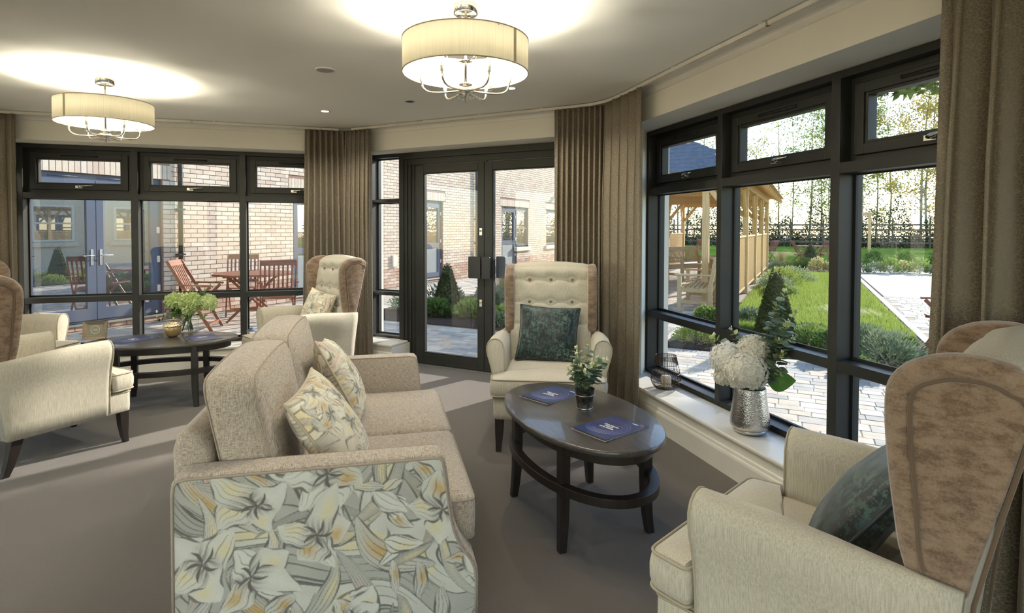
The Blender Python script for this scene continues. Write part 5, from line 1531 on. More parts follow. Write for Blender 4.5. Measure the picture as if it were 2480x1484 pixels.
for o0, o1, z0, z1, kk in openings:
    x = MB(); rf(x, o0, o1, .06, .14, z0, z1, .05, .03, .09)
    if kk == 'french':
        fr = x.build('french_door_frame', UV, bld)
        mid = (o0 + o1) / 2
        for a, b in ((o0 + .05, mid - .004), (mid + .004, o1 - .05)):
            y = MB(); rf(y, a, b, .045, .11, z0 + .03, z1 - .09, .115, .16, .115); d_ = y.build('french_door', UV, fr)
        for a, b in ((o0 + .05, mid - .004), (mid + .004, o1 - .05)): fpane(fr, a + .112, b - .112, .075, z0 + .188, z1 - .2)
        for s in (-1, 1):
            y = MB(); cx = mid + s * .058; y.box(cx - .016, cx + .016, .035, .046, .90, 1.13); y.build('handle_plate', M['steel'], fr, bevel=.006)
            y = MB(); y.tube([(cx, .04, 1.045), (cx, -.01, 1.045), (cx + s * .13, -.012, 1.04)], .009, 8); y.build('lever_handle', M['steel'], fr)
        for z_ in (.45, .9, 1.35, 1.85):
            y = MB(); y.box(o1 - .075, o1 - .03, .03, .06, z_, z_ + .10); y.build('hinge', M['stone'], fr, bevel=.006)
        y = MB(); y.box(o0 - .02, o1 + .02, -.03, .12, z0 - .03, z0); y.build('door_sill', M['steel'], fr)
        y = MB(); y.box(o0 + .1, o1 - .5, .05, .06, z1 - .055, z1 - .035); y.build('trickle_vent', UV, fr)
        for q_ in (o0 + .35, o0 + .95): y = MB(); y.tube([(q_, .045, z1 - .045), (q_ + .35, .045, z1 - .045)], .010, 6); y.build('trickle_vent', UV, fr)
    elif kk == 'door':
        fr = x.build('door_frame', UV, bld)
        y = MB(); rf(y, o0 + .05, o1 - .05, .045, .11, z0 + .03, z1 - .09, .10, .12, .10); y.box(o0 + .15, o1 - .15, .045, .11, z0 + .82, z0 + .94); y.build('patio_door', UV, fr)
        fpane(fr, o0 + .148, o1 - .148, .08, z0 + .938, z1 - .188); y = MB(); y.box(o0 + .148, o1 - .148, .07, .09, z0 + .148, z0 + .822); y.build('door_panel', M['upvc_pale'], fr)
        y = MB(); y.tube([(o0 + .3, .05, z1 - .045), (o0 + .62, .05, z1 - .045)], .011, 6); y.build('trickle_vent', UV, fr)
        for z_ in (.5, 1.05, 1.8): y = MB(); y.box(o1 - .07, o1 - .03, .03, .06, z_, z_ + .09); y.build('hinge', M['stone'], fr)
        y = MB(); y.box(o0 - .02, o1 + .02, -.03, .12, z0 - .03, z0); y.build('door_sill', M['steel'], fr)
        if o0 > 14: y = MB(); y.tube([(o1 - .1, .04, .98), (o1 - .1, .0, 1.02), (o1 - .1, -.01, 1.12)], .012, 6); y.build('lever_handle', M['steel'], fr)
    else:
        fr = x.build('window_frame', UV, bld)
        y = MB(); rf(y, o0 + .05, o1 - .05, .045, .11, z0 + .03, z1 - .09, .05); y.box(o0 + .1, o1 - .1, .045, .11, 1.42, 1.49); y.build('sash', UV, fr)
        fpane(fr, o0 + .098, o1 - .098, .08, z0 + .078, z1 - .138)
        y = MB(); y.tube([(o0 + .2, .05, z1 - .045), (o1 - .3, .05, z1 - .045)], .011, 6); y.build('trickle_vent', UV, fr)
        y = MB(); y.box(o0 - .12, o1 + .12, -.07, .08, z0 - .14, z0); y.build('stone_sill', M['stone'], bld, bevel=.01)
for px_, y_ in ((5.72 - 2, 0), (14.95 - 2, 0)):
    dp = MB(); dp.tube([(px_, -.055, .0), (px_, -.055, H_B)], .036, 12); d_ = dp.build('downpipe', M['black'], bld)
    for z_ in (1.0, 1.72, 3.2): q = MB(); q.box(px_ - .06, px_ + .06, -.09, .01, z_, z_ + .025); q.build('pipe_clip', M['black'], d_)
x = MB(); x.tube([(10.2, -.06, .55), (10.2, -.06, .75)], .06, 8); 
x = MB(); x.box(9.02, 9.2, -.05, .01, .5, .78); x.build('vent_cover', M['stone'], bld, bevel=.01)
x = MB(); x.lathe([(.03, -.12), (.09, -.02), (.10, 0), (.02, .03), (.02, .08)], 12, (19.15, -.12, 2.75)); x.bar((19.15, -.12, 2.8), (19.15, .02, 2.85), .02); x.build('wall_light', M['black'], bld)

# second wing across the garden, seen only as a reflection in the glazed doors
b2 = thing('brick_building', 'second brick wing of the home across the garden, mirrored in the door glass', 'building', (9.5, 5.2, GZ), rad(62.8))
x = MB(); x.box(0, 12, -3, 0, 0, 3.4); x.build('wall', M['stone'], b2)  # pale stone colour stands in for sunlit brick on this unlit side
for i in range(4):
    a = 1.2 + i * 2.7
    y = MB(); y.add([(a + u_, .03 + v_, z_) for u_, v_, z_ in [(0, 0, 1), (1.2, 0, 1), (1.2, 0, 2.2), (0, 0, 2.2)]], [(0, 1, 2, 3)]); y.build('pane', M['mirror_glass'], b2)
    y = MB(); rf(y, a - .06, a + 1.26, .0, .07, .94, 2.26, .07); y.box(a, a + 1.2, .01, .06, 1.57, 1.63); y.build('window_frame', M['white'], b2)
    y = MB(); y.box(a - .2, a + 1.4, -.02, .12, .76, .92); y.build('stone_sill', M['stone'], b2)

# ------------------------------------------------------------------ garden furniture
HW = M['hardwood']
def garden_chair():
    t = empty('folding_chair')   # front towards -y
    for s in (-1, 1):
        x = MB(); x.bar((s * .235, -.26, 0), (s * .235, .30, .98), .022, .042, up=(0, 1, 0)); x.build('back_leg', HW, t, bevel=.004)
    for s in (-1, 1):
        x = MB(); x.bar((s * .205, .33, 0), (s * .205, -.24, .62), .022, .040, up=(0, 1, 0)); x.build('front_leg', HW, t, bevel=.004)
        x = MB(); x.bar((s * .255, -.27, .635), (s * .255, .17, .655), .05, .022); x.build('armrest', HW, t, bevel=.006)
    x = MB(); x.bar((-.235, .285, .945), (.235, .285, .945), .018, .085, up=(0, .45, .9)); x.build('top_rail', HW, t, bevel=.004)
    x = MB(); x.bar((-.235, .115, .55), (.235, .115, .55), .018, .05, up=(0, .45, .9)); x.build('lower_rail', HW, t, bevel=.003)
    for i in range(7):
        a = -.18 + i * .06; x = MB(); x.bar((a, .12, .56), (a, .275, .93), .026, .012, up=(0, 1, 0)); x.build('back_slat', HW, t)
    for s in (-1, 1): x = MB(); x.bar((s * .185, -.24, .435), (s * .185, .16, .40), .022, .035); x.build('seat_rail', HW, t)
    for i in range(8):
        a = -.235 + i * .052; x = MB(); x.bar((-.2, a, .455 - (a + .24) * .08), (.2, a, .455 - (a + .24) * .08), .036, .014); x.build('seat_slat', HW, t)
    x = MB(); x.bar((-.2, .29, .05), (.2, .29, .05), .02, .035); x.build('stretcher', HW, t)
    x = MB(); x.bar((-.235, -.21, .09), (.235, -.21, .09), .02, .035); x.build('stretcher', HW, t)
    return t
def garden_table(r_, nm='garden_table', n=8):
    t = empty(nm)
    poly = [(r_ * cos(2 * pi * k / n + pi / n), r_ * sin(2 * pi * k / n + pi / n)) for k in range(n)] if n < 12 else [(r_ * cos(2 * pi * k / n), r_ * sin(2 * pi * k / n)) for k in range(n)]
    ns = int(2 * r_ / .075)
    x = MB()
    for i in range(ns):
        a = -r_ * .93 + i * (2 * r_ * .93 / ns); b = a + .065
        # clip slat to the outline
        def half(y_): return max((abs(p[0] + (q[0] - p[0]) * (y_ - p[1]) / (q[1] - p[1])) for p, q in zip(poly, poly[1:] + poly[:1]) if (p[1] - y_) * (q[1] - y_) <= 0 and abs(p[1] - q[1]) > 1e-6), default=.05)
        h = min(half(a), half(b)) - .03
        y = MB(); y.box(-h, h, a, b, .715, .735); y.build('slat', HW, t)
    x = MB(); k = len(poly); o_, i_ = poly, inset(poly, .06)
    vs = [(a, b, z) for z in (.71, .738) for a, b in o_] + [(a, b, z) for z in (.71, .738) for a, b in i_]
    x.add(vs, [(j, (j + 1) % k, k + (j + 1) % k, k + j) for j in range(k)] + [(2 * k + (j + 1) % k, 2 * k + j, 3 * k + j, 3 * k + (j + 1) % k) for j in range(k)] + [(k + j, k + (j + 1) % k, 3 * k + (j + 1) % k, 3 * k + j) for j in range(k)] + [((j + 1) % k, j, 2 * k + j, 2 * k + (j + 1) % k) for j in range(k)])
    x.build('rim', HW, t)
    for s in (-1, 1):
        for q in (-1, 1): x = MB(); x.bar((s * q * .36, s * .2, 0), (-s * q * .36, s * .2, .71), .03, .05, up=(0, 1, 0)) ; x.build('leg', HW, t)
    x = MB(); x.bar((0, -.2, .36), (0, .2, .36), .03, .03); x.build('stretcher', HW, t)
    return t
gt = garden_table(.60); tag(gt, 'octagonal folding wooden garden table beyond the left window', 'garden table', 'wooden garden tables'); gt.location = (-4.05, 8.95, GZ); gt.rotation_euler = (0, 0, rad(20))
gc = garden_chair()
def put(o, label, x_, y_, rz, grp): tag(o, label, 'garden chair', grp); o.location = (x_, y_, GZ); o.rotation_euler = (0, 0, rz); return o
put(gc, 'folding wooden garden chair seen from behind, right of the octagonal table', -3.42, 8.35, rad(205), 'folding chairs on the patio')
put(copy_tree(gc), 'folding wooden garden chair seen from the side, left of the octagonal table', -4.45, 8.08, rad(100), 'folding chairs on the patio')
put(copy_tree(gc), 'folding wooden garden chair on the far side of the octagonal table, against the brick wall', -4.50, 9.55, rad(22), 'folding chairs on the patio')
put(copy_tree(gc), 'folding wooden garden chair half hidden by the big patterned curtain', 4.95, 6.35, rad(250), 'folding chairs on the patio')
put(copy_tree(gc), 'reddish folding chair on the far path, seen from its side with open arms', 11.7, 23.3, rad(75), 'folding chairs by the lawn')
put(copy_tree(gc), 'reddish folding chair on the far path, beside the end post of the shelter', 10.9, 24.2, rad(-80), 'folding chairs by the lawn')
put(copy_tree(gc), 'reddish folding chair on the far path, facing away beside the garden table', 12.7, 23.2, rad(190), 'folding chairs by the lawn')
g2 = garden_table(.75, n=8); tag(g2, 'reddish wooden table on the far path beyond the cone shaped bush', 'garden table', 'wooden garden tables'); g2.location = (12.95, 24.6, GZ)
put(copy_tree(gc), 'reddish folding chair seen through the shelter, beyond the far bench', 8.6, 26.2, rad(190), 'folding chairs by the lawn')
# benches in the shelter
TK = M['teak']
def bench(Lb):
    t = empty('garden_bench')   # front towards -y, length along x
    for s in (-1, 1):
        a = s * (Lb / 2 - .04)
        x = MB(); closed_loft(x, [[Vector((a + i * .035, y_ + j * .035, z_)) for i, j in ((-1, -1), (1, -1), (1, 1), (-1, 1))] for y_, z_ in ((.28, 0), (.27, .42), (.37, .95))], False); x.build('back_post', TK, t, bevel=.004)
        x = MB(); x.box(a - .035, a + .035, -.27, -.20, 0, .62); x.build('front_leg', TK, t, bevel=.004)
        x = MB(); x.box(a - .04, a + .04, -.32, .30, .62, .655); x.build('armrest', TK, t, bevel=.008)
        x = MB(); x.box(a - .02, a + .02, -.20, .27, .14, .20); x.build('stretcher', TK, t)
        x = MB(); x.box(a - .02, a + .02, -.20, .27, .34, .41); x.build('seat_rail', TK, t)
    x = MB(); x.box(-Lb / 2 + .07, Lb / 2 - .07, -.25, -.22, .34, .41); x.build('front_rail', TK, t)
    x = MB(); x.box(-Lb / 2 + .07, Lb / 2 - .07, .25, .28, .30, .38); x.build('rear_rail', TK, t)
    for i in range(7): x = MB(); x.box(-Lb / 2 + .02, Lb / 2 - .02, -.27 + i * .075, -.27 + i * .075 + .06, .412, .432); x.build('seat_slat', TK, t)
    x = MB(); x.bar((-Lb / 2 + .06, .345, .86), (Lb / 2 - .06, .345, .86), .03, .12, up=(0, .2, 1)); x.build('top_rail', TK, t, bevel=.01)
    x = MB(); x.bar((-Lb / 2 + .06, .285, .50), (Lb / 2 - .06, .285, .50), .025, .05, up=(0, .2, 1)); x.build('lower_rail', TK, t)
    n = int(Lb / .065)
    for i in range(n): a = -Lb / 2 + .09 + i * (Lb - .18) / (n - 1); x = MB(); x.bar((a, .29, .52), (a, .34, .81), .03, .015, up=(0, 1, 0)); x.build('back_slat', TK, t)
    return t
b1 = bench(1.5); tag(b1, 'large pale wooden garden bench seen from its end, nearest the right window', 'bench', 'pale garden benches'); b1.location = (3.42, 10.55, GZ); b1.rotation_euler = (0, 0, rad(-28 - 90 + 5))
b2_ = copy_tree(b1); tag(b2_, 'pale wooden garden bench further inside the timber shelter', 'bench', 'pale garden benches'); b2_.location = (5.15, 16.4, GZ); b2_.rotation_euler = (0, 0, rad(35))
x = thing('garden_table', 'low pale wooden table inside the timber shelter', 'garden table', (5.4, 14.9, GZ), UA); 
y = MB(); y.box(-.6, .6, -.35, .35, .66, .70); y.build('tabletop', TK, x)
for s in (-1, 1):
    for q in (-1, 1): y = MB(); y.box(s * .5 - .035, s * .5 + .035, q * .28 - .035, q * .28 + .035, 0, .66); y.build('leg', TK, x)

# ------------------------------------------------------------------ timber shelter
PN = M['pine']
sh_ = thing('timber_shelter', 'open timber garden shelter with lattice screens and a dark shingle roof', 'shelter', tuple(wt(-1.22, 11.35, GZ)), UA)
# local: x along t (0..10.2), y = towards -w (0 right row, 2.8 left row)
posts = [0, 2.5, 5.0, 7.55, 10.15]; HP = 2.36
def brace(a, b, parent): y = MB(); y.bar(a, b, .05, .09, up=(0, 0, 1)); y.build('brace', PN, parent)
for i, px_ in enumerate(posts):
    for py in (0, 2.8):
        y = MB(); y.box(px_ - .06, px_ + .06, py - .06, py + .06, 0, HP); p_ = y.build('post', PN, sh_, bevel=.006)
        for s in (-1, 1):
            if 0 <= i + s < 5 : brace((px_ + s * .05, py, HP - .62), (px_ + s * .52, py, HP - .06), p_)
        s = 1 if py == 0 else -1
        brace((px_, py + s * .05, HP - .62), (px_, py + s * .50, HP - .06), p_)
y = MB(); y.box(-.06, .06, .42, .54, 0, HP); y.build('post', PN, sh_)
for py in (0, 2.8): y = MB(); y.box(-.35, 10.5, py - .05, py + .05, HP - .02, HP + .14); y.build('beam', PN, sh_)
for px_ in posts: y = MB(); y.box(px_ - .05, px_ + .05, -.05, 2.85, HP - .14, HP - .02); y.build('tie_beam', PN, sh_)
ze, zr = HP + .12, HP + 1.15
for i in range(19):
    a = -.45 + i * .615
    hip = max(0, 1.4 - (a + .45)), max(0, 1.4 - (10.6 - a))
    k = 1 - max(hip) / 1.4 if max(hip) > 0 else 1
    for s, y0 in ((1, -.45), (-1, 3.25)):
        y = MB(); y.bar((a, y0, ze - .10), (a, y0 + s * 1.85 * max(k, .12), ze - .10 + (zr - ze) * max(k, .12)), .045, .09); y.build('rafter', PN, sh_)
x0, x1, y0, y1 = -.5, 10.65, -.5, 3.3; xr0, xr1, ym = 1.4, 8.75, 1.4
nr = 11
def rooflayer(parent):
    for r_ in range(nr):
        f0, f1 = r_ / nr, (r_ + 1) / nr + .02
        q = lambda f: [(x0 + (xr0 - x0) * f, y0 + (ym - y0) * f), (x1 + (xr1 - x1) * f, y0 + (ym - y0) * f), (x1 + (xr1 - x1) * f, y1 + (ym - y1) * f), (x0 + (xr0 - x0) * f, y1 + (ym - y1) * f)]
        A, B = q(f0), q(min(1, f1)); za = ze + (zr - ze) * f0 + .03; zb = ze + (zr - ze) * min(1, f1) + .012
        y = MB(); vs = [(a, b, za) for a, b in A] + [(a, b, zb) for a, b in B] + [(a, b, za - .022) for a, b in A]
        y.add(vs, [(i, (i + 1) % 4, 4 + (i + 1) % 4, 4 + i) for i in range(4)] + [(8 + i, 8 + (i + 1) % 4, (i + 1) % 4, i) for i in range(4)]); y.build('shingle_course', M['felt'], parent)
y = MB(); vs = [(x0, y0, ze), (x1, y0, ze), (x1, y1, ze), (x0, y1, ze), (xr0, ym, zr), (xr1, ym, zr)]
y.add(vs, [(0, 1, 5, 4), (1, 2, 5), (2, 3, 4, 5), (3, 0, 4)]); rfo = y.build('roof_boarding', PN, sh_); rooflayer(rfo)
def lattice(xa, xb, py, ang0, nm='lattice_panel', label=None):
    z0, z1 = .12, 1.30
    y = MB(); 
    y.box(xa, xa + .04, py - .02, py + .02, z0, z1); y.box(xb - .04, xb, py - .02, py + .02, z0, z1); y.box(xa, xb, py - .02, py + .02, z0, z0 + .04); y.box(xa - .01, xb + .01, py - .03, py + .03, z1 - .04, z1)
    f_ = y.build(nm, PN, sh_)
    y = MB(); W_, H_ = xb - xa - .08, z1 - z0 - .08; step = .10
    for s in (-1, 1):
        k = -H_
        while k < W_ + (H_ if s < 0 else 0):
            # line x = k + s*z, clip to the panel
            pts = []
            for z_ in (0, H_):
                pts.append((k + (z_ if s > 0 else H_ - z_ ) , z_)) if False else pts.append((k + z_ if s > 0 else k + H_ - z_, z_))
            (ax, az), (bx, bz) = pts
            if ax > bx: ax, az, bx, bz = bx, bz, ax, az
            if bx > 0 and ax < W_:
                if ax < 0: az += (bz - az) * (0 - ax) / (bx - ax); ax = 0
                if bx > W_: bz = az + (bz - az) * (W_ - ax) / (bx - ax); bx = W_
                if bx - ax > .02: y.bar((xa + .04 + ax, py + s * .006, z0 + .04 + az), (xa + .04 + bx, py + s * .006, z0 + .04 + bz), .010, .026, up=(0, 0, 1))
            k += step
    y.build('lattice', PN, f_, kind='stuff')
for a, b in zip(posts[:-1], posts[1:]): lattice(a + .07, b - .07, 0, 1)
for a, b in list(zip(posts[:-1], posts[1:]))[1:]: lattice(a + .07, b - .07, 2.8, 1)

# ------------------------------------------------------------------ planting
M['box_leaf'] = leaf_m('box_leaf', srgb(46, 58, 26), srgb(104, 116, 56), .6, .2, 60)
M['shrub_green'] = leaf_m('shrub_green', srgb(92, 122, 58), srgb(168, 184, 96), .6, .3, 30)
M['shrub_grey'] = leaf_m('silvery_shrub', srgb(104, 122, 92), srgb(168, 180, 144), .6, .3, 30)
M['grass_blade'] = leaf_m('grass_blade', srgb(104, 128, 48), srgb(168, 184, 92), .6, .35, 4)
M['feather'] = leaf_m('feather_grass', srgb(176, 168, 110), srgb(214, 208, 150), .6, .4, 10)
M['autumn'] = leaf_m('autumn_leaf', srgb(138, 140, 66), srgb(190, 172, 88), .8, .3, 4)
M['hedge_leaf'] = leaf_m('hedge_leaf', srgb(48, 56, 34), srgb(84, 92, 56), .9, .06, 4)
M['bark'] = varied('bark', srgb(150, 144, 122), .25, 9, .9)
def tufts(n, gen, seed, size, wid, droop=0.3):
    """n small leaves; gen() -> (point, direction)"""
    rs = np.random.RandomState(seed); P = np.zeros((n, 3)); D = np.zeros((n, 3))
    for i in range(n): P[i], D[i] = gen(rs)
    D /= np.linalg.norm(D, axis=1)[:, None] + 1e-9
    r_ = rs.randn(n, 3); S = np.cross(D, r_); S /= np.linalg.norm(S, axis=1)[:, None] + 1e-9
    s = size * rs.uniform(.6, 1.3, n)[:, None]; w_ = wid * rs.uniform(.7, 1.2, n)[:, None]
    a = P; b = P + D * s * .5 + S * w_; c = P + D * s - np.array([0, 0, 1]) * s * droop * .3; d = P + D * s * .5 - S * w_
    V = np.stack([a, b, c, d], 1).reshape(-1, 3)
    return V, n
def leafmesh(name, V, n, m_, parent, kind=None):
    me = bpy.data.meshes.new(name)
    me.vertices.add(n * 4); me.vertices.foreach_set('co', V.astype(np.float32).ravel())
    me.loops.add(n * 4); me.loops.foreach_set('vertex_index', np.arange(n * 4, dtype=np.int32))
    me.polygons.add(n); me.polygons.foreach_set('loop_start', np.arange(0, n * 4, 4, dtype=np.int32)); me.polygons.foreach_set('loop_total', np.full(n, 4, dtype=np.int32))
    me.update(calc_edges=True); me.materials.append(m_)
    o = bpy.data.objects.new(name, me); link(o, parent)
    if kind: o['kind'] = kind
    return o
def cone_bush(label, x_, y_, r_, h, n):
    t = thing('cone_topiary', label, 'bush', (x_, y_, GZ + .02), 0, 'cone shaped box bushes')
    y = MB(); y.lathe([(r_ * .8, .02), (r_ * .95, .10), (r_ * .9, h * .25), (r_ * .6, h * .55), (r_ * .25, h * .85), (.01, h * .97)], 20); y.build('inner_growth', M['box_leaf'], t)
    def gen(rs):
        u = 1 - math.sqrt(rs.rand()); a = rs.rand() * 6.283; z = u * h
        rr_ = r_ * (1.04 - u) ** .85 * (1 if z > .08 else .85 + z * 2) * rs.uniform(.92, 1.06)
        p = (rr_ * cos(a), rr_ * sin(a), z + .02); return p, (cos(a) + rs.randn() * .5, sin(a) + rs.randn() * .5, .5 + rs.randn() * .5)
    V, n = tufts(n, gen, int(x_ * 100) % 999, .035, .010); leafmesh('foliage', V, n, M['box_leaf'], t)
cone_bush('cone shaped box bush in the flowerbed seen through the glazed door', -1.10, 9.74, .235, .82, 6000)
cone_bush('tall cone shaped box bush beside the lawn, behind the silver vase flowers', 3.36, 7.28, .235, .90, 6500)
cone_bush('cone shaped box bush at the far end of the lawn', 10.75, 20.6, .34, .92, 4000)
cone_bush('cone shaped box bush in the planting at the shelter corner', 4.55, 10.0, .20, .62, 3000) if False else None
def shrub(label, x_, y_, r_, h, m_, n=900, size=.06, wid=.012, grp='low shrubs in the beds', spiky=.6, nm='shrub'):
    t = thing(nm, label, 'shrub', (x_, y_, GZ + .02), 0, grp)
    def gen(rs):
        a = rs.rand() * 6.283; ph = math.acos(rs.rand() ** .8); k = rs.uniform(.55, 1.0)
        d = (sin(ph) * cos(a), sin(ph) * sin(a), cos(ph)); lump = 1 + .2 * sin(a * 3 + x_ * 7)
        return (d[0] * r_ * k * lump, d[1] * r_ * k * lump, d[2] * h * k), (d[0] + rs.randn() * (1 - spiky), d[1] + rs.randn() * (1 - spiky), d[2] + .35)
    V, n = tufts(n, gen, int(abs(x_ * 37 + y_ * 91) * 10) % 9999, size, wid); leafmesh('foliage', V, n, m_, t)
    y = MB()
    for k in range(6):
        a = k * 1.05; y.tube([(0, 0, -.03), (r_ * .5 * cos(a), r_ * .5 * sin(a), h * .55)], .006, 4)
    y.build('stem', M['bark'], t)
    return t
SG, SL = M['shrub_green'], M['shrub_grey']
rs_ = random.Random(31)
# (w, t, radius, height, material, leaf size, label)
plants = [(-5.35, 7.75, .28, .26, SG, .07, .03, 'broad leaved light green shrub seen through the narrow side light'), (-5.75, 8.6, .40, .45, SL, .08, .012, 'grey green shrub behind the side light'), (-6.2, 8.1, .35, .35, SL, .07, .012, 'grey green shrub at the left end of the bed'),
    (-5.0, 8.95, .35, .42, SL, .08, .012, 'silvery spiky shrub left of the cone bush by the glazed door'), (-4.85, 7.95, .28, .25, SG, .08, .03, 'broad leaved plant left of the cone bush by the glazed door'), (-4.05, 7.50, .26, .24, SG, .075, .032, 'bright broad leaved plant in front of the cone bush'),
    (-4.3, 8.9, .30, .45, SG, .09, .010, 'yellow green wispy shrub right of the cone bush'), (-3.9, 8.15, .28, .28, SG, .075, .03, 'broad leaved plant right of the cone bush'), (-3.55, 7.45, .20, .18, SL, .05, .010, 'small blue grey shrub near the paving by the door leaves'), (-3.95, 7.32, .20, .20, SL, .05, .010, 'small blue grey shrub beside the buttoned chair back'), (-4.3, 8.3, .25, .2, SL, .05, .01, 'small grey shrub behind the door handle'), (-4.4, 9.6, .4, .4, SL, .08, .012, 'grey shrub behind the cone bush'),
    (-1.22, 7.5, .27, .24, SG, .05, .012, 'round green shrub in the soil left of the vase, lower pane'), (.05, 8.35, .30, .18, SL, .05, .012, 'dark green low shrub on the lawn edge'), (.75, 7.75, .16, .16, SG, .06, .03, 'small bright leaved plant right of the vase flowers'), (1.0, 7.35, .12, .10, SG, .05, .028, 'tiny seedling in the soil by the paving'),
    (.2, 7.2, .13, .12, SG, .05, .03, 'small leaved plant under the tall cone bush'), (-1.35, 9.3, .24, .2, SG, .06, .02, 'small leafy shrub in the soil between kerb and lawn'), (-.75, 9.3, .3, .22, SL, .06, .012, 'brownish shrub at the foot of the lattice')]
for w_, t_, r_, h, m_, sz, wd_2, lb in plants:
    p = wt(w_, t_); shrub(lb, p.x, p.y, r_, h, m_, 1100, sz, wd_2)
for (x_, y_, r_, h, m_, sz, wd_2, lb) in [(3.95, 5.95, .30, .34, SL, .075, .008, 'silvery lavender like shrub nearest the big curtain'), (4.02, 6.55, .32, .32, SL, .075, .008, 'silvery shrub behind the nearest one, right pane'), (3.72, 7.0, .34, .22, SG, .06, .01, 'flat green shrub in the right pane'), (3.55, 6.35, .18, .28, SG, .05, .02, 'light green leafy plant close beside the window mullion, right pane'), (3.42, 5.62, .17, .10, SG, .08, .03, 'low yellow green hosta like plant by the paving'),
        (6.1, 13.2, .45, .35, SL, .07, .012, 'feathery shrub along the lattice screens'), (6.9, 14.6, .5, .45, SG, .08, .012, 'feathery green shrub in the middle of the lawn'), (7.6, 15.4, .5, .4, SL, .08, .012, 'loose grey green shrub beyond the feathery one'), (5.6, 12.0, .35, .25, SG, .06, .02, 'low purple brown shrub at the lattice foot')]:
    shrub(lb, x_, y_, r_, h, m_, 1500, sz, wd_2)
for i in range(14):
    p = wt(-.9 + i * .42, 22 + rs_.random() * 1.2); shrub('small flowering border plant along the far path', p.x, p.y, .32, rs_.uniform(.25, .5), rs_.choice([SG, SL, M['feather']]), 500, .10, .02, 'border plants along the far path')
for i in range(6):
    p = wt(2.6 + i * 1.1, 28.2 + rs_.random()); shrub('yellow green young shrub on the far lawn edge', p.x, p.y, .4, rs_.uniform(.5, .8), SG, 500, .12, .03, 'young shrubs on the far lawn edge')
# feather grass
def grass_tuft(label, x_, y_, r_, h, n, m_):
    t = thing('feather_grass', label, 'grass', (x_, y_, GZ + .02), 0)
    y = MB(); rs2 = random.Random(int(x_ * 50)); 
    for k in range(n):
        a = rs2.random() * 6.283; s = rs2.uniform(.2, 1) * r_; d = Vector((cos(a), sin(a), 0)); w_ = .004; pn = Vector((-sin(a), cos(a), 0)) * w_
        P = [d * .02 + Vector((0, 0, 0)), d * s * .35 + Vector((0, 0, h * .6)), d * s * .8 + Vector((0, 0, h * .95)), d * s * 1.15 + Vector((0, 0, h * .8))]
        b = len(y.v)
        for j, p in enumerate(P): y.v += [tuple(p - pn * (1 - j / 4)), tuple(p + pn * (1 - j / 4))]
        for j in range(3): y.f.append((b + 2 * j, b + 2 * j + 1, b + 2 * j + 3, b + 2 * j + 2)); y.smooth.append(True)
    y.build('blades', m_, t, kind='stuff')
p = wt(-4.95, 9.3); grass_tuft('wispy feather grass between the door leaf and the buttoned chair', p.x, p.y, .45, .75, 260, M['feather'])
grass_tuft('wispy beige grass clump at the lawn edge in the right pane', 4.6, 7.85, .42, .36, 300, M['feather'])
grass_tuft('pale tuft of grass in the far border', 9.6, 20.4, .6, .65, 260, M['feather'])
# lawn blades
lw = lawns[0][1]
def lawn_blades(w0, w1, t0, t1, n, h, seed):
    rs = np.random.RandomState(seed); f = rs.rand(n) ** 1.5
    W = rs.uniform(w0, w1, n); T = t0 + (t1 - t0) * f
    P = np.outer(W, np.array(NW)) + np.outer(T, np.array(U)); P[:, 2] = GZ + .048
    a = rs.rand(n) * 6.283; S = np.stack([np.cos(a), np.sin(a), 0 * a], 1) * .004
    T2 = P + np.stack([rs.randn(n) * .02, rs.randn(n) * .02, h * rs.uniform(.5, 1.2, n)], 1)
    V = np.stack([P - S, P + S, T2 + S * .2, T2 - S * .2], 1).reshape(-1, 3)
    return V, n
g_ = bpy.data.objects.new('lawn_grass', None)
V, n = lawn_blades(-1.05, 1.25, 8.7, 20.5, 45000, .075, 3); o = leafmesh('lawn_grass', V, n, M['grass_blade'], None, 'stuff'); o['label'] = 'long bright green grass of the lawn between shelter and paving'; o['category'] = 'grass'
V, n = lawn_blades(-5.8, -3.5, 9.0, 10.4, 9000, .09, 4); o = leafmesh('lawn_grass', V, n, M['grass_blade'], None, 'stuff'); o['label'] = 'green grass in the bed behind the glazed door'; o['category'] = 'grass'

# fence and hedge at the far side
M['old_timber'] = varied('old_timber', srgb(86, 80, 66), .2, 6, .9)
fc = thing('rail_fence', 'dark wooden rail fence with mesh beyond the far lawn', 'fence', tuple(wt(-30, 53.5, GZ)), rad(62.8) - pi / 2)
for i in range(30): y = MB(); y.box(i * 2.4 - .06, i * 2.4 + .06, -.06, .06, 0, 2.35); y.build('post', M['old_timber'], fc)
for z_ in (.35, .85, 1.35, 1.75): y = MB(); y.box(0, 70, -.09, -.05, z_, z_ + .13); y.build('rail', M['old_timber'], fc)
hg = tag(empty('hedge'), 'ragged hedge of undergrowth behind the far fence', 'hedge')
def gen(rs):
    w_ = rs.uniform(-28, 38); z = rs.rand() ** 1.6 * (2.6 + .9 * sin(w_ * 1.3) + .8 * sin(w_ * 3.1)); p = wt(w_, 54.2 + rs.rand() * 1.5, GZ + abs(z)); return (p.x, p.y, p.z), (rs.randn(), rs.randn(), rs.randn() + .5)
V, n = tufts(80000, gen, 5, .17, .055); leafmesh('foliage', V, n, M['hedge_leaf'], hg, 'stuff')
y = MB(); P0, P1 = wt(-30, 56.5), wt(40, 56.5)
y.add([(P0.x, P0.y, GZ), (P1.x, P1.y, GZ), (P1.x, P1.y, 1.1), (P0.x, P0.y, 1.1)], [(0, 1, 2, 3)])

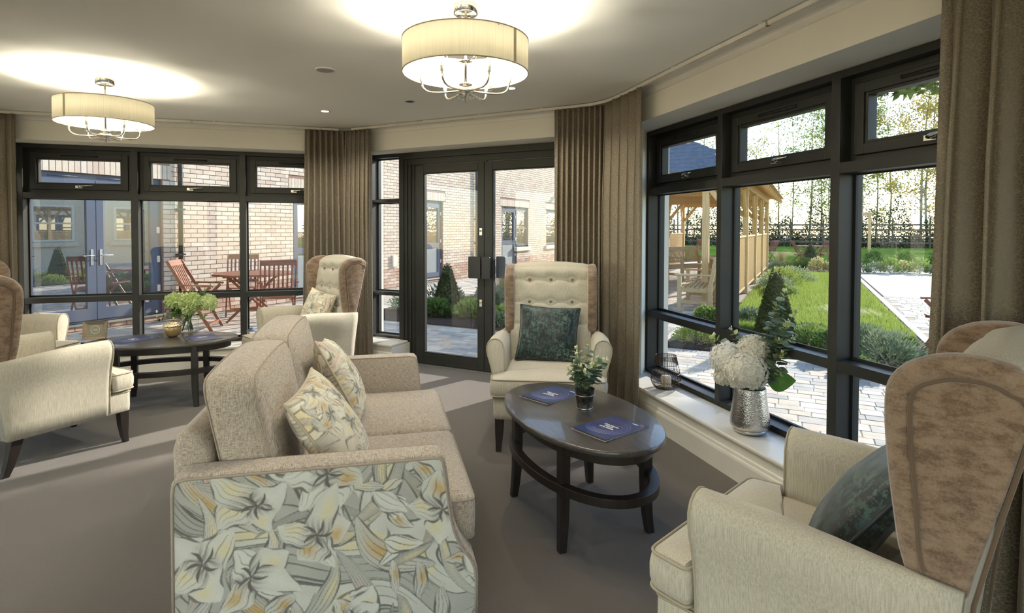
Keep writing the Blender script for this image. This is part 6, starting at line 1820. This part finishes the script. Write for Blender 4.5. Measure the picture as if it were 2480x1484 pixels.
# trees
def tree(label, x_, y_, h, cr, n, m_, seed, grp, lean=0, trunk=.11, leaf=.22, zlow=.35, nb=14, gz=GZ):
    t = thing('tree', label, 'tree', (x_, y_, gz), 0, grp); rs2 = random.Random(seed)
    y = MB(); P = smoothline([Vector((0, 0, 0)), Vector((rs2.uniform(-.2, .2), rs2.uniform(-.2, .2), h * .4)), Vector((lean * .6, rs2.uniform(-.3, .3), h * .75)), Vector((lean, 0, h))], 5)
    y.tube(P, [trunk * (1 - .85 * i / (len(P) - 1)) for i in range(len(P))], 6); y.build('trunk', M['bark'], t)
    y = MB(); tips = []
    for k in range(nb):
        f = zlow + (1 - zlow) * (k + .5) / nb; p = P[int(f * (len(P) - 1))]; a = k * 2.4 + rs2.random(); L_ = cr * (1.15 - f * .6) * rs2.uniform(.6, 1.1)
        e = p + Vector((cos(a) * L_, sin(a) * L_, L_ * rs2.uniform(.4, 1.0))); m1 = (p + e) / 2 + Vector((0, 0, .1 * L_))
        y.tube([p, m1, e], [.035, .022, .008], 4)
        tips += [(m1 + e) / 2, e]
        for q in range(3):
            e2 = m1.lerp(e, .3 + .3 * q) ; a2 = a + rs2.uniform(-1.2, 1.2); f2 = e2 + Vector((cos(a2), sin(a2), rs2.uniform(.2, 1))) * L_ * .45; y.tube([e2, f2], [.014, .005], 3); tips.append(f2)
    y.build('branches', M['bark'], t)
    tp_ = [tuple(q) for q in tips]
    def gen(rs):
        c = tp_[rs.randint(len(tp_))]; return (c[0] + rs.randn() * cr * .2, c[1] + rs.randn() * cr * .2, c[2] + rs.randn() * cr * .16), (rs.randn(), rs.randn(), rs.randn() * .6)
    if n:
        V, n = tufts(n, gen, seed, leaf, leaf * .28); leafmesh('foliage', V, n, m_, t)
    return t
GT_ = 'thin trees behind the far fence'
rt = random.Random(77)
for i in range(44):
    w_ = -22 + i * 1.15 + rt.uniform(-.5, .5); p = wt(w_, 56 + rt.uniform(0, 9)); X = 1240 + 1387 * p.x / p.y
    dens = 2300 if X > 1970 else (700 if X > 1820 else 500)
    tree('thin autumn tree with sparse yellow leaves behind the far fence', p.x, p.y, rt.uniform(10, 16) * (1.15 if X > 2000 else .9), rt.uniform(1.6, 2.6), dens, M['autumn'] if rt.random() < .7 else M['shrub_green'], 100 + i, GT_, rt.uniform(-.8, .8), rt.uniform(.06, .11), .24, .14, 16)
# trees added out to the right, crowns shaped to filter the sun before the windows
def sun_filter_tree(label, bx, by, lobes, seed, m_):
    t = thing('tree', label, 'tree', (bx, by, GZ), 0, 'added sun filtering trees'); rs2 = random.Random(seed)
    y = MB(); P = smoothline([Vector((0, 0, 0)), Vector((-.1, .1, 1.6)), Vector((-.5, .3, 3.4))], 6); y.tube(P, [.17 - .05 * i / len(P) for i in range(len(P))], 8); y.build('trunk', M['bark'], t)
    y = MB()
    for (cx, cy, cz, r_, n) in lobes:
        for k in range(12):
            e = Vector((cx - bx + rs2.uniform(-1, 1) * r_ * .8, cy - by + rs2.uniform(-1, 1) * r_ * .8, cz + rs2.uniform(-1, 1) * r_ * .7)); mid = P[-1].lerp(e, .5) + Vector((0, 0, .3))
            y.tube([P[-1], mid, e], [.05, .03, .008], 4)
    y.build('branches', M['bark'], t)
    tot = []; 
    for q, (cx, cy, cz, r_, n) in enumerate(lobes):
        def gen(rs):
            d = rs.randn(3); d /= np.linalg.norm(d); k = rs.rand() ** .4 * r_
            return (cx - bx + d[0] * k, cy - by + d[1] * k, cz + d[2] * k * .9), (rs.randn(), rs.randn(), rs.randn() * .5)
        tot.append(tufts(n, gen, seed + q, .20, .06)[0])
    V = np.concatenate(tot); leafmesh('foliage', V, len(V) // 4, m_, t)
    return t
sun_filter_tree('leafy tree added on the right, its leaning crown placed to filter the sun', 9.3, 9.5, [(6.4, 10.2, 5.1, 1.45, 9000), (7.3, 9.9, 4.9, 1.25, 2400), (8.3, 9.5, 4.8, 1.4, 1300)], 501, M['shrub_green'])
sun_filter_tree('young leafy tree added out past the big curtain to filter the sun', 12.4, 10.8, [(12.2, 10.9, 5.6, 1.9, 2000)], 502, M['autumn'])
# young staked tree by the far chairs
y = thing('tree_stake', 'pale wooden goalpost tree stake on the far lawn', 'stake', tuple(wt(2.0, 30, GZ)), rad(62.8) - pi / 2)
for s in (-1, 1): x = MB(); x.box(s * .5 - .06, s * .5 + .06, -.06, .06, 0, 2.2); x.build('post', PN, y)
x = MB(); x.box(-.6, .6, -.05, .05, 2.05, 2.2); x.build('crossbar', PN, y)
